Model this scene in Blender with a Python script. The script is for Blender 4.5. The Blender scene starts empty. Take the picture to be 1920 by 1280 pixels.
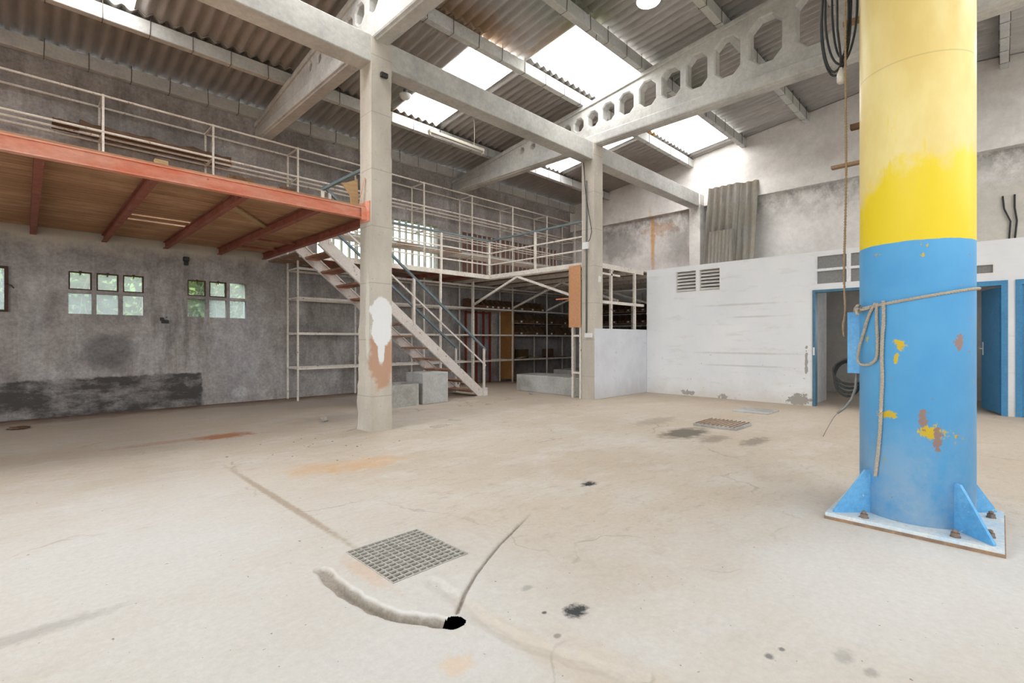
import bpy, math, random
from mathutils import Vector, Matrix, noise
R = random.Random(7)
sc = bpy.context.scene
COL = sc.collection

# ---------------------------------------------------------------- camera, world, light, exposure
FPX = 916.0
cam = bpy.data.cameras.new('camera')
cam.sensor_width = 36.0
cam.lens = FPX / 1920 * 36
cam.shift_y = -3.5 / 1920
cam.clip_start = 0.05
cam_ob = bpy.data.objects.new('camera', cam)
cam_ob.location = (0, 0, 1.2)
cam_ob.rotation_euler = (math.radians(90), 0, math.radians(-45))
COL.objects.link(cam_ob)
sc.camera = cam_ob

world = bpy.data.worlds.new('overcast_sky')
sc.world = world
world.use_nodes = True
bgn = world.node_tree.nodes['Background']
bgn.inputs[0].default_value = (0.90, 0.96, 1.0, 1)
bgn.inputs[1].default_value = 2.6

SKYLIGHT = 6.6
for loc, rot, sx, sy in (((-5.0, 1.6, 2.1), (0, -90, 0), 4.2, 13.2), ((4.0, -7.1, 3.2), (-90, 0, 0), 14.0, 2.8)):
    l = bpy.data.lights.new('daylight_portal', 'AREA')
    l.shape = 'RECTANGLE'; l.size = sx; l.size_y = sy
    l.cycles.is_portal = True
    lo = bpy.data.objects.new('daylight_portal', l)
    lo.location = loc; lo.rotation_euler = [math.radians(a) for a in rot]
    COL.objects.link(lo)

vs = sc.view_settings
vs.view_transform = 'Standard'; vs.look = 'None'; vs.gamma = 1.0
vs.use_curve_mapping = False
vs.exposure = 0.90

# ---------------------------------------------------------------- node helpers
class NT:
    def __init__(s, name):
        s.m = bpy.data.materials.new(name); s.m.use_nodes = True
        s.t = s.m.node_tree; s.n = s.t.nodes; s.n.clear()
        s.out = s.n.new('ShaderNodeOutputMaterial')
        s._pos = None
    def new(s, typ, **kw):
        nd = s.n.new('ShaderNode' + typ)
        for k, v in kw.items(): setattr(nd, k, v)
        return nd
    def put(s, sock, v):
        if isinstance(v, bpy.types.NodeSocket): s.t.links.new(v, sock)
        elif isinstance(v, (tuple, list)) and len(v) == 3 and sock.type == 'RGBA': sock.default_value = (*v, 1)
        else: sock.default_value = v
    @property
    def pos(s):
        if s._pos is None: s._pos = s.new('NewGeometry').outputs['Position']
        return s._pos
    def scaled(s, sc_, src=None):
        nd = s.new('VectorMath', operation='MULTIPLY')
        s.put(nd.inputs[0], src or s.pos); nd.inputs[1].default_value = sc_ if isinstance(sc_, tuple) else (sc_,) * 3
        return nd.outputs[0]
    def noise(s, scale, detail=4, rough=.6, stretch=None, src=None):
        nd = s.new('TexNoise')
        s.put(nd.inputs['Vector'], s.scaled(stretch, src) if stretch else (src or s.pos))
        nd.inputs['Scale'].default_value = scale; nd.inputs['Detail'].default_value = detail
        nd.inputs['Roughness'].default_value = rough
        return nd.outputs[0]
    def ramp(s, v, a, b, lo=0., hi=1.):
        nd = s.new('MapRange'); nd.clamp = True
        s.put(nd.inputs[0], v)
        for i, x in enumerate((a, b, lo, hi)): nd.inputs[i + 1].default_value = x
        return nd.outputs[0]
    def math(s, op, a, b=0.):
        nd = s.new('Math', operation=op); s.put(nd.inputs[0], a); s.put(nd.inputs[1], b)
        return nd.outputs[0]
    def mix(s, f, a, b, blend='MIX'):
        nd = s.new('Mix', data_type='RGBA', blend_type=blend)
        s.put(nd.inputs[0], f); s.put(nd.inputs[6], a); s.put(nd.inputs[7], b)
        return nd.outputs[2]
    def xyz(s):
        nd = s.new('SeparateXYZ'); s.put(nd.inputs[0], s.pos); return nd.outputs
    def blob(s, c, r, soft=.35, warp=.5, wscale=6.):
        """mask of a stain centred at world c with radii r"""
        d = s.new('VectorMath', operation='SUBTRACT'); s.put(d.inputs[0], s.pos); d.inputs[1].default_value = c
        e = s.scaled(tuple(1 / x for x in r), d.outputs[0])
        ln = s.new('VectorMath', operation='LENGTH'); s.put(ln.inputs[0], e)
        w = s.math('MULTIPLY', s.math('SUBTRACT', s.noise(wscale, 5, .65), .5), warp * 4)
        return s.ramp(s.math('ADD', ln.outputs['Value'], w), 1 + soft, 1 - soft)
    def bsdf(s, col, rough=.8, metal=0., bump=None, bstr=.3, bdist=.01, spec=.3, **extra):
        b = s.new('BsdfPrincipled')
        s.put(b.inputs['Base Color'], col); s.put(b.inputs['Roughness'], rough); s.put(b.inputs['Metallic'], metal)
        b.inputs['Specular IOR Level'].default_value = spec
        for k, v in extra.items(): s.put(b.inputs[k], v)
        if bump is not None:
            bn = s.new('Bump'); bn.inputs['Strength'].default_value = bstr; bn.inputs['Distance'].default_value = bdist
            s.put(bn.inputs['Height'], bump); s.t.links.new(bn.outputs[0], b.inputs['Normal'])
        s.t.links.new(b.outputs[0], s.out.inputs[0])
        return s.m

def basic(name, c1, c2, scale=4, rough=.8, metal=0., bump=.15, stretch=None, chips=None, chip_scale=9, chip_thr=.6, rnd=0., spec=.3, c3=None, big=.7):
    t = NT(name)
    col = t.mix(t.ramp(t.noise(scale, 5, .65, stretch), .35, .65), c1, c2)
    if c3: col = t.mix(t.ramp(t.noise(big, 4, .6), .45, .65), col, c3)
    g_ = t.mix(t.ramp(t.noise(scale * 7, 4, .7, stretch), .36, .64), (.88, .88, .88), (1.06, 1.06, 1.06))
    col = t.mix(1.0, col, g_, 'MULTIPLY')
    if rnd:
        oi = t.new('ObjectInfo')
        col = t.mix(t.ramp(oi.outputs['Random'], 0, 1, 0, rnd), col, tuple(x * .45 for x in c1))
    if chips: col = t.mix(t.ramp(t.noise(chip_scale, 6, .7), chip_thr, chip_thr + .04), col, chips)
    return t.bsdf(col, rough, metal, t.noise(scale * 6, 4, .6, stretch), bump, spec=spec)

M = {}
M['concrete'] = basic('beam_concrete', (.49, .475, .445), (.375, .36, .335), 2.2, .9, bump=.3, c3=(.54, .52, .475))
M['column'] = None
M['purlin'] = basic('purlin_concrete', (.53, .515, .495), (.41, .40, .385), 3, .9, c3=(.49, .485, .43))
M['block'] = basic('block_concrete', (.42, .405, .37), (.28, .265, .24), 3.5, .9, bump=.4, c3=(.48, .475, .46))
M['hook'] = basic('hook_wire', (.10, .09, .08), (.16, .11, .08), 20, .7)
M['orange'] = basic('orange_steel', (.64, .20, .115), (.68, .33, .235), 2.0, .6, stretch=(1, 1, 3), chips=(.30, .09, .05), chip_thr=.66, chip_scale=7)
M['redsteel'] = basic('red_oxide_steel', (.24, .065, .04), (.30, .11, .075), 5, .65, chips=(.12, .05, .035), chip_thr=.6)
M['white_steel'] = basic('white_rusty_steel', (.72, .67, .60), (.62, .55, .48), 5, .55, chips=(.26, .11, .06), chip_scale=16, chip_thr=.605)
M['stair_steel'] = basic('stair_steel', (.66, .60, .56), (.58, .52, .47), 5, .55, chips=(.28, .12, .07), chip_scale=12, chip_thr=.62)
M['teal'] = basic('teal_paint', (.13, .175, .19), (.165, .21, .225), 7, .5, chips=(.35, .32, .28), chip_scale=22, chip_thr=.68)
M['plank'] = basic('mezzanine_timber', (.56, .31, .165), (.27, .135, .07), 3.4, .85, bump=.4, stretch=(.6, 12, 4), c3=(.58, .35, .20), big=1.2, rnd=.45, chips=(.12, .06, .035), chip_scale=5, chip_thr=.665)
M['darkwood'] = basic('rotten_wood', (.10, .055, .032), (.17, .10, .06), 7, .9, bump=.5, stretch=(.6, 4, 4))
M['palewood'] = basic('pale_wood', (.48, .33, .17), (.38, .24, .12), 6, .8, bump=.3, stretch=(.7, 5, 5))
M['tread'] = basic('stair_tread', (.22, .085, .045), (.32, .17, .11), 6, .8, bump=.3, stretch=(4, .7, 4), c3=(.38, .25, .18), big=2)
M['osb'] = basic('brown_fibreboard', (.30, .135, .04), (.22, .095, .028), 30, .85, c3=(.33, .16, .05), big=2)
M['hung_board'] = basic('orange_board', (.50, .24, .115), (.56, .30, .16), 22, .8, chips=(.74, .66, .56), chip_scale=26, chip_thr=.74)
M['deck'] = basic('deck_board', (.33, .22, .15), (.24, .13, .085), 4, .85, stretch=(.8, 8, 3), rnd=.3, chips=(.5, .42, .34), chip_scale=5, chip_thr=.6)
M['bin'] = basic('bin_board', (.16, .09, .045), (.10, .055, .03), 8, .85, rnd=.4)
M['paper'] = basic('paper_tag', (.68, .64, .58), (.55, .5, .44), 30, .8)
M['redframe'] = basic('red_frame', (.20, .032, .02), (.14, .03, .02), 9, .6)
M['bluepaint'] = basic('door_blue', (.052, .20, .37), (.06, .235, .42), 4, .5, chips=(.03, .09, .14), chip_scale=14, chip_thr=.68)
M['navy'] = basic('dark_blue_frame', (.055, .135, .20), (.075, .17, .24), 8, .55, chips=(.4, .4, .38), chip_scale=16, chip_thr=.68)
M['rust'] = basic('rusty_iron', (.20, .13, .09), (.30, .20, .135), 16, .8, bump=.6, c3=(.36, .22, .12), big=9)
M['bolt'] = basic('rusty_bolt', (.17, .125, .10), (.27, .20, .16), 30, .75, bump=.5)
M['dusty'] = basic('dusty_plate', (.50, .585, .64), (.62, .63, .61), 6, .75, c3=(.42, .55, .66), big=4)
M['black'] = basic('black_rubber', (.022, .022, .022), (.035, .034, .032), 20, .55)
M['grey_cable'] = basic('grey_cable', (.20, .19, .175), (.27, .25, .22), 20, .6)
M['galv'] = basic('galvanised_bar', (.50, .47, .42), (.40, .37, .33), 20, .6, .2)
M['rope'] = basic('rope', (.60, .53, .43), (.48, .41, .32), 90, .95, bump=.7)
M['brown_rope'] = basic('brown_cord', (.36, .26, .16), (.28, .19, .11), 60, .95)
M['plastic'] = basic('white_plastic', (.74, .74, .72), (.68, .68, .66), 8, .45)
M['lampwhite'] = basic('enamel_white', (.75, .75, .73), (.66, .66, .63), 6, .45)
M['batten'] = basic('batten_cream', (.72, .67, .58), (.62, .57, .49), 6, .5)
M['whitetrim'] = basic('white_trim', (.74, .74, .74), (.66, .66, .65), 5, .7)
M['mesh_grey'] = basic('grey_mesh_glass', (.19, .185, .175), (.24, .235, .225), 40, .6, stretch=(1, 1, 1))
M['louvre'] = basic('louvre_slat', (.74, .71, .66), (.66, .63, .58), 8, .6)
M['sash'] = basic('iron_sash', (.055, .028, .020), (.085, .04, .028), 14, .75)
M['conduit'] = basic('grey_conduit', (.12, .12, .115), (.16, .155, .15), 12, .5)
M['rubble'] = basic('rubble', (.42, .38, .33), (.3, .27, .24), 12, .95)
M['bark'] = basic('twig_bark', (.26, .27, .17), (.2, .21, .12), 12, .9)
M['fibre'] = basic('old_fibrecement', (.46, .43, .38), (.36, .33, .29), 5, .95, bump=.35, stretch=(1, 1, .3), c3=(.40, .35, .28), big=2.2)
M['yard'] = basic('yard_ground', (.42, .40, .36), (.36, .34, .3), .8, .95)
M['room_wall'] = basic('room_plaster', (.70, .69, .67), (.62, .61, .59), 2, .9)
M['clear'] = basic('clear_plug', (.62, .58, .5), (.55, .5, .42), 20, .25)

def roof_mat():
    t = NT('fibre_cement_roof')
    oi = t.new('ObjectInfo')
    col = t.mix(t.ramp(t.noise(5, 6, .7, (1, .35, 1)), .35, .65), (.56, .53, .50), (.42, .395, .37))
    col = t.mix(t.ramp(oi.outputs['Random'], 0, 1, 0, .38), col, (.38, .355, .335))
    col = t.mix(t.ramp(t.noise(.55, 4, .6), .60, .72, 0, .5), col, (.24, .26, .20))
    col = t.mix(t.ramp(t.noise(60, 2, .6), .62, .70, 0, .5), col, (.56, .51, .45))
    for c, r, k, cc in (((5.0, 6.0, 6.2), (.9, .35, 1), .7, (.36, .20, .08)), ((6.5, 5.1, 6.3), (.35, .6, 1), .6, (.42, .27, .12)), ((10.7, 6.0, 6.2), (.3, .3, 1), .8, (.55, .32, .08)), ((5.2, 8.2, 5.9), (.45, .5, 1), .6, (.22, .24, .19)), ((6.2, 4.7, 6.4), (.7, .5, 1), .5, (.20, .26, .19)), ((9.9, 4.4, 6.4), (1.2, .3, 1), .5, (.22, .26, .18)), ((5.6, 8.9, 5.9), (.6, .25, 1), .5, (.36, .22, .12))):
        col = t.mix(t.math('MULTIPLY', t.blob(c, r, .5, .5, 4), k), col, cc)
    return t.bsdf(col, .95, 0, t.noise(45, 4, .7), .5, spec=.1)
M['roof'] = roof_mat()

def skylight_mat():
    t = NT('translucent_roof_sheet')
    e = t.new('Emission')
    col = t.mix(t.ramp(t.noise(2.2, 5, .6, (6, .4, 1)), .56, .72), (.97, .985, 1), (.93, .91, .84))
    t.put(e.inputs[0], col); e.inputs[1].default_value = SKYLIGHT
    t.t.links.new(e.outputs[0], t.out.inputs[0])
    return t.m
M['skylight'] = skylight_mat()

def glass_mat(name, tint, milky):
    t = NT(name)
    a = t.new('BsdfTransparent'); a.inputs[0].default_value = (*tint, 1)
    d = t.new('BsdfTranslucent'); d.inputs[0].default_value = (.85, .9, .9, 1)
    mx = t.new('MixShader')
    t.put(mx.inputs[0], t.ramp(t.noise(3, 4, .6, (1, 1, 1.6)), .35, .65, milky * .5, milky * 1.4))
    t.t.links.new(a.outputs[0], mx.inputs[1]); t.t.links.new(d.outputs[0], mx.inputs[2])
    g = t.new('BsdfGlossy'); g.inputs[0].default_value = (1, 1, 1, 1); g.inputs['Roughness'].default_value = .1
    m2 = t.new('MixShader'); m2.inputs[0].default_value = .05
    t.t.links.new(mx.outputs[0], m2.inputs[1]); t.t.links.new(g.outputs[0], m2.inputs[2])
    t.t.links.new(m2.outputs[0], t.out.inputs[0])
    return t.m
M['glass'] = glass_mat('dusty_glass', (.93, .97, .90), .035)
M['glass_milky'] = glass_mat('milky_glass', (.9, .96, .93), .12)

def leaf_mat():
    t = NT('hedge_leaf')
    c = t.mix(t.ramp(t.noise(1.6, 5, .7), .35, .65), (.075, .13, .035), (.17, .25, .075))
    d = t.new('BsdfDiffuse'); t.put(d.inputs[0], c)
    tr = t.new('BsdfTranslucent'); t.put(tr.inputs[0], c)
    mx = t.new('MixShader'); mx.inputs[0].default_value = .45
    t.t.links.new(d.outputs[0], mx.inputs[1]); t.t.links.new(tr.outputs[0], mx.inputs[2])
    t.t.links.new(mx.outputs[0], t.out.inputs[0])
    return t.m
M['leaf'] = leaf_mat()
M['grass'] = basic('bank_grass', (.12, .20, .055), (.19, .27, .09), 6, .95, bump=.8)

def lamp_mat():
    t = NT('lit_lamp_lens')
    e = t.new('Emission'); e.inputs[0].default_value = (.92, .97, 1, 1); e.inputs[1].default_value = 30
    t.t.links.new(e.outputs[0], t.out.inputs[0]); return t.m
M['lens'] = lamp_mat()

def floor_mat():
    t = NT('worn_concrete_floor')
    x, y, z = t.xyz()
    col = t.mix(t.ramp(t.noise(.55, 6, .62), .36, .66), (.505, .445, .375), (.44, .365, .28))
    col = t.mix(t.ramp(t.noise(1.1, 6, .7, (1, 1.5, 1)), .50, .68, 0, .8), col, (.535, .50, .458))
    col = t.mix(t.ramp(t.noise(4.5, 7, .75, (1, 2.2, 1)), .52, .68, 0, .6), col, (.37, .31, .245))
    # browner towards left wall and storage end: dirt, plus weaker light painted in
    dirt = t.math('ADD', y, t.math('MULTIPLY', t.noise(.7, 5, .65), 3.2))
    col = t.mix(t.ramp(dirt, 7.0, 10.6, 0, .55), col, (.46, .38, .305))
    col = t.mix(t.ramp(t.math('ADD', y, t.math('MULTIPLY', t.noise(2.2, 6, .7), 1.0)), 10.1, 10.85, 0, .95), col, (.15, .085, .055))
    d2 = t.math('ADD', x, t.math('MULTIPLY', t.noise(.6, 5, .65), 2.6))
    col = t.mix(t.ramp(d2, 6.3, 10.5, 0, .42), col, (.46, .35, .25))
    # paler near floor: part pale dust, part strong light painted into the colour
    for c, r in (((.45, 3.3, 0), (1.1, 1.5, 9)), ((1.0, 1.5, 0), (1.0, .8, 9)), ((3.6, -.2, 0), (.9, .8, 9)), ((2.8, .5, 0), (.9, .6, 9))):
        col = t.mix(t.math('MULTIPLY', t.blob(c, r, .7, .3, 1.6), .75), col, (.56, .545, .52))
    for c, r, k, cc, w in (
        ((1.77, 6.84, 0), (.30, .16, 9), .85, (.36, .13, .05), .5), ((1.2, 6.9, 0), (.6, .10, 9), .4, (.40, .19, .1), .5),
        ((2.35, 4.35, 0), (.35, .22, 9), .5, (.52, .30, .13), .6), ((1.9, 4.5, 0), (.22, .2, 9), .4, (.52, .30, .13), .6),
        ((6.02, 2.86, 0), (.42, .20, 9), .85, (.10, .085, .065), .5), ((5.9, 2.45, 0), (.28, .12, 9), .55, (.16, .13, .10), .5),
        ((6.1, 2.05, 0), (.3, .10, 9), .6, (.15, .125, .10), .6), ((6.6, 3.6, 0), (.5, .16, 9), .35, (.2, .17, .13), .6),
        ((3.33, 2.42, 0), (.07, .045, 9), 1, (.035, .033, .03), .7), ((1.73, 1.33, 0), (.055, .04, 9), 1, (.045, .047, .047), .6),
        ((1.62, 1.42, 0), (.012, .01, 9), .9, (.06, .06, .06), .4), ((1.72, 1.62, 0), (.03, .02, 9), .5, (.2, .2, .19), .6),
        ((1.53, 1.27, 0), (.016, .014, 9), .8, (.12, .11, .10), .3), ((2.0, .62, 0), (.02, .015, 9), .8, (.12, .12, .12), .4),
        ((2.08, .60, 0), (.014, .01, 9), .8, (.12, .12, .12), .4), ((2.2, .42, 0), (.05, .03, 9), .4, (.2, .19, .17), .5),
        ((2.16, .33, 0), (.03, .02, 9), .5, (.2, .19, .17), .5), ((-.05, 2.8, 0), (.35, .05, 9), .5, (.30, .27, .24), .4),
        ((1.25, 2.32, 0), (.05, .22, 9), .45, (.55, .36, .24), .6), ((1.13, 1.42, 0), (.06, .05, 9), .5, (.60, .42, .26), .6),
        ((1.355, 3.85, 0), (.03, 1.15, 9), .8, (.33, .26, .19), .35), ((1.42, 1.2, 0), (.06, .55, 9), .5, (.50, .42, .33), .35),
        ((1.55, .9, 0), (.07, .5, 9), .35, (.52, .44, .35), .35),
        ((3.7, 7.2, 0), (.9, .35, 9), .35, (.28, .24, .22), .5), ((4.3, 9.2, 0), (1.4, .3, 9), .4, (.44, .43, .45), .5)):
        col = t.mix(t.math('MULTIPLY', t.blob(c, r, .35, w, 3.0 / max(.12, min(r[:2]) * 2.2)), k), col, cc)
    col = t.mix(1.0, col, t.mix(t.ramp(t.noise(30, 5, .75), .34, .66), (.93, .925, .915), (1.04, 1.04, 1.04)), 'MULTIPLY')
    # specks
    sp = t.ramp(t.noise(34, 2, .5), .735, .75)
    col = t.mix(t.math('MULTIPLY', sp, .75), col, (.13, .11, .10))
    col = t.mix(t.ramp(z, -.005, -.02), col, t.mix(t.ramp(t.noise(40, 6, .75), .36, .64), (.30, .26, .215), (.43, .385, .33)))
    col = t.mix(t.ramp(z, -.07, -.12), col, (.20, .175, .15))  # darker with depth: shade of the pit and drain hole painted in
    # hairline cracks
    vo = t.new('TexVoronoi', feature='DISTANCE_TO_EDGE')
    wv = t.new('VectorMath', operation='ADD'); t.put(wv.inputs[0], t.pos)
    nz = t.new('TexNoise'); t.put(nz.inputs[0], t.pos); nz.inputs['Scale'].default_value = 1.6; nz.inputs['Detail'].default_value = 6
    t.put(wv.inputs[1], t.scaled(.9, nz.outputs[1])); t.put(vo.inputs['Vector'], wv.outputs[0]); vo.inputs['Scale'].default_value = .42
    crack = t.math('MULTIPLY', t.ramp(vo.outputs['Distance'], .006, .0015), t.ramp(t.noise(.8, 3), .5, .6))
    col = t.mix(t.math('MULTIPLY', crack, .55), col, (.22, .17, .12))
    rough = t.math('SUBTRACT', .86, t.math('MULTIPLY', t.blob((4.1, 5.5, 0), (.22, .16, 9), .4, .5, 5), .62))
    h = t.math('ADD', t.noise(14, 7, .7), t.math('MULTIPLY', t.noise(2.2, 5, .6), 2.0))
    return t.bsdf(col, rough, 0, h, .22, spec=.25)
M['floor'] = floor_mat()

def wall_left_mat():
    t = NT('grey_stained_render')
    x, y, z = t.xyz()
    col = t.mix(t.ramp(t.noise(1.1, 6, .65), .36, .66), (.335, .305, .285), (.25, .225, .21))
    col = t.mix(t.ramp(t.noise(1.3, 5, .65, (1.5, 1, .5)), .48, .68, 0, .75), col, (.43, .405, .395))
    col = t.mix(t.ramp(t.noise(1.5, 5, .7, (1.8, 1, .35)), .54, .72, 0, .7), col, (.15, .132, .12))
    col = t.mix(t.ramp(t.noise(9, 4, .6, (3, 1, .12)), .56, .68, 0, .22), col, (.46, .43, .40))
    for c, r, k, cc in (((1.0, 10.35, 1.0), (.33, 9, .30), .7, (.125, .118, .115)), ((.1, 10.35, 1.1), (.14, 9, 1.2), .5, (.40, .375, .36)),
                        ((2.9, 10.35, 1.0), (.35, 9, 1.0), .4, (.36, .355, .37)), ((2.95, 10.35, .2), (.13, 9, .10), .45, (.56, .55, .55)),
                        ((5.6, 10.35, 4.8), (1.3, 9, .4), .4, (.10, .085, .075))):
        col = t.mix(t.math('MULTIPLY', t.blob(c, r, .25, .12, 5), k), col, cc)
    col = t.mix(1.0, col, t.mix(t.ramp(t.noise(22, 5, .75), .36, .64), (.80, .80, .81), (1.14, 1.13, 1.12)), 'MULTIPLY')
    col = t.mix(1.0, col, t.mix(t.ramp(t.noise(2.6, 5, .7), .36, .64), (.82, .81, .82), (1.12, 1.12, 1.11)), 'MULTIPLY')
    # black tarred dado that stops short of the shelving
    n1 = t.math('MULTIPLY', t.math('SUBTRACT', t.noise(6, 5, .7), .5), .12)
    dz = t.ramp(t.math('ADD', t.math('ADD', z, n1), t.math('MULTIPLY', x, -.012)), .59, .56)
    dx = t.ramp(t.math('ADD', x, n1), 2.33, 2.30)
    worn = t.ramp(t.noise(1.9, 6, .72, (1, 1, 2.2)), .36, .56, .25, .95)
    dado = t.math('MULTIPLY', t.math('MULTIPLY', dz, dx), worn)
    col = t.mix(dado, col, (.055, .050, .047))
    top = t.ramp(t.math('ADD', z, t.math('MULTIPLY', t.noise(2, 5, .7), .5)), 3.0, 3.15)
    top2 = t.ramp(z, 2.9, 2.45)
    # pale plaster left just under the mezzanine
    pl = t.math('MULTIPLY', t.ramp(t.math('ADD', z, t.math('MULTIPLY', t.noise(2.5, 5, .7), .7)), 2.95, 3.12), t.ramp(z, 2.95, 2.90))
    col = t.mix(t.math('MULTIPLY', t.math('MULTIPLY', pl, t.ramp(x, 3.5, 3.2)), .8), col, (.46, .40, .32))
    h = t.noise(30, 6, .7, (1, 1, .5))
    return t.bsdf(col, .92, 0, h, .4, spec=.15)
M['wall_left'] = wall_left_mat()

def wall_right_mat():
    t = NT('upper_plaster')
    x, y, z = t.xyz()
    col = t.mix(t.ramp(t.noise(.9, 6, .65), .38, .64), (.74, .70, .66), (.64, .60, .56))
    col = t.mix(t.ramp(t.noise(.7, 5, .6, (1, 1, 1.4)), .52, .70, 0, .6), col, (.55, .52, .49))
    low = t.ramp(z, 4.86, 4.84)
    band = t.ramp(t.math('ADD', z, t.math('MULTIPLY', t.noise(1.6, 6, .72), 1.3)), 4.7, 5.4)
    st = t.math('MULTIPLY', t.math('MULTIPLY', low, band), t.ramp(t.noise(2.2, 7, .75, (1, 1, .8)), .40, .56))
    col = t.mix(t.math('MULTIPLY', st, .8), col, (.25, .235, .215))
    for c, r, k, cc, w, s_ in (((13.3, 7.35, 4.15), (9, .07, .8), .8, (.58, .30, .10), .4, 5), ((13.3, 7.05, 4.45), (9, .5, .15), .5, (.46, .24, .12), 1.3, 6),
                               ((13.3, 6.55, 4.0), (9, .35, .5), .5, (.28, .265, .25), .5, 3), ((13.3, -.2, 3.6), (9, .9, .7), .55, (.40, .36, .29), .6, 2),
                               ((13.3, 8.5, 4.2), (9, .7, .5), .55, (.22, .205, .19), .7, 2.4), ((13.15, 3.6, 5.5), (9, 1.0, .3), .35, (.36, .32, .29), .5, 2),
                               ((13.3, 2.9, 3.0), (9, 1.5, .12), .5, (.42, .36, .28), .7, 4)):
        col = t.mix(t.math('MULTIPLY', t.blob(c, r, .4, w, s_), k), col, cc)
    col = t.mix(1.0, col, t.mix(t.ramp(t.noise(9, 6, .75), .34, .66), (.91, .905, .90), (1.05, 1.05, 1.05)), 'MULTIPLY')
    return t.bsdf(col, .92, 0, t.noise(24, 6, .7), .3, spec=.15)
M['wall_right'] = wall_right_mat()

def white_wall_mat():
    t = NT('peeling_white_paint')
    x, y, z = t.xyz()
    col = t.mix(t.ramp(t.noise(.9, 5, .6), .38, .66), (.73, .725, .72), (.665, .665, .675))
    sm = t.ramp(t.noise(1.5, 6, .7, (1, 1, 5)), .56, .72, 0, .55)
    col = t.mix(sm, col, (.55, .505, .45))
    col = t.mix(t.ramp(t.math('ADD', z, t.math('MULTIPLY', t.noise(2.4, 6, .7), .9)), .85, .45, 0, .5), col, (.53, .465, .39))
    pe = t.math('MULTIPLY', t.ramp(t.noise(7, 7, .72, (1, 1, 1.8)), .645, .655), t.ramp(t.math('ADD', z, t.math('MULTIPLY', t.noise(1.1, 3), 1.4)), 1.8, 1.2))
    col = t.mix(pe, col, (.30, .285, .26))
    for c, r in (((10.08, 2.62, .10), (9, .17, .10)), ((10.08, 4.72, .07), (9, .14, .045)), ((10.08, 4.0, .04), (9, .09, .05)), ((10.08, 2.5, .8), (9, .02, .3))):
        col = t.mix(t.blob(c, r, .08, .9, 11), col, (.33, .305, .275))
    for c, r in (((10.08, 3.6, .93), (9, .9, .02)), ((10.08, 3.55, .68), (9, .7, .015)), ((10.08, 3.7, 1.9), (9, .6, .02)), ((10.08, 3.4, 1.65), (9, .4, .015))):
        col = t.mix(t.math('MULTIPLY', t.blob(c, r, .5, .45, 4), .5), col, (.45, .41, .37))
    return t.bsdf(col, .8, 0, t.noise(20, 6, .7), .2, spec=.2)
M['white_wall'] = white_wall_mat()

def low_wall_mat():
    t = NT('lilac_white_paint')
    x, y, z = t.xyz()
    col = t.mix(t.ramp(t.noise(1.5, 5, .65), .36, .66), (.63, .635, .665), (.55, .555, .585))
    col = t.mix(t.ramp(t.math('ADD', z, t.math('MULTIPLY', t.noise(3, 6, .7, (2, 2, .5)), .7)), .72, .35, 0, .55), col, (.42, .395, .37))
    col = t.mix(t.ramp(t.noise(5, 6, .7, (1, 1, 2)), .62, .66, 0, .5), col, (.45, .43, .41))
    return t.bsdf(col, .85, 0, t.noise(20, 6, .7), .25, spec=.2)
M['low_wall'] = low_wall_mat()

def column_mat(name, painted):
    t = NT(name)
    x, y, z = t.xyz()
    col = t.mix(t.ramp(t.noise(2.2, 6, .65, (1, 1, .5)), .36, .66), (.55, .50, .425), (.44, .395, .335))
    col = t.mix(t.ramp(t.noise(26, 5, .7), .60, .66, 0, .5), col, (.30, .275, .24))
    ln = t.new('Math', operation='PINGPONG'); t.put(ln.inputs[0], t.math('ADD', z, .28)); ln.inputs[1].default_value = .37
    col = t.mix(t.ramp(ln.outputs[0], .010, .002, 0, .5), col, (.26, .235, .2))
    if painted:
        red = t.blob((3.33, 5.75, .95), (.19, .12, .36), .15, .35, 6)
        col = t.mix(t.math('MULTIPLY', red, .85), col, (.46, .255, .165))
        wht = t.math('MAXIMUM', t.blob((3.335, 5.75, 1.55), (.165, .12, .20), .06, .2, 8), t.blob((3.325, 5.75, 1.33), (.15, .12, .22), .06, .2, 8))
        col = t.mix(wht, col, (.74, .74, .735))
        drip = t.blob((3.325, 5.75, 1.08), (.05, .12, .2), .15, .3, 9)
        col = t.mix(drip, col, (.74, .74, .735))
        pale = t.blob((3.18, 5.85, 1.5), (.1, .05, .55), .2, .3, 7)
        col = t.mix(t.math('MULTIPLY', pale, .7), col, (.66, .63, .54))
    else:
        col = t.mix(t.ramp(t.noise(24, 3, .6), .66, .69, 0, .8), col, (.75, .72, .66))
        col = t.mix(t.ramp(z, 1.45, .9, 0, .25), col, (.40, .36, .30))
    return t.bsdf(col, .92, 0, t.noise(30, 6, .75), .6, spec=.15)
M['column'] = column_mat('column_concrete_painted', True)
M['column2'] = column_mat('column_concrete_flecked', False)

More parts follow.
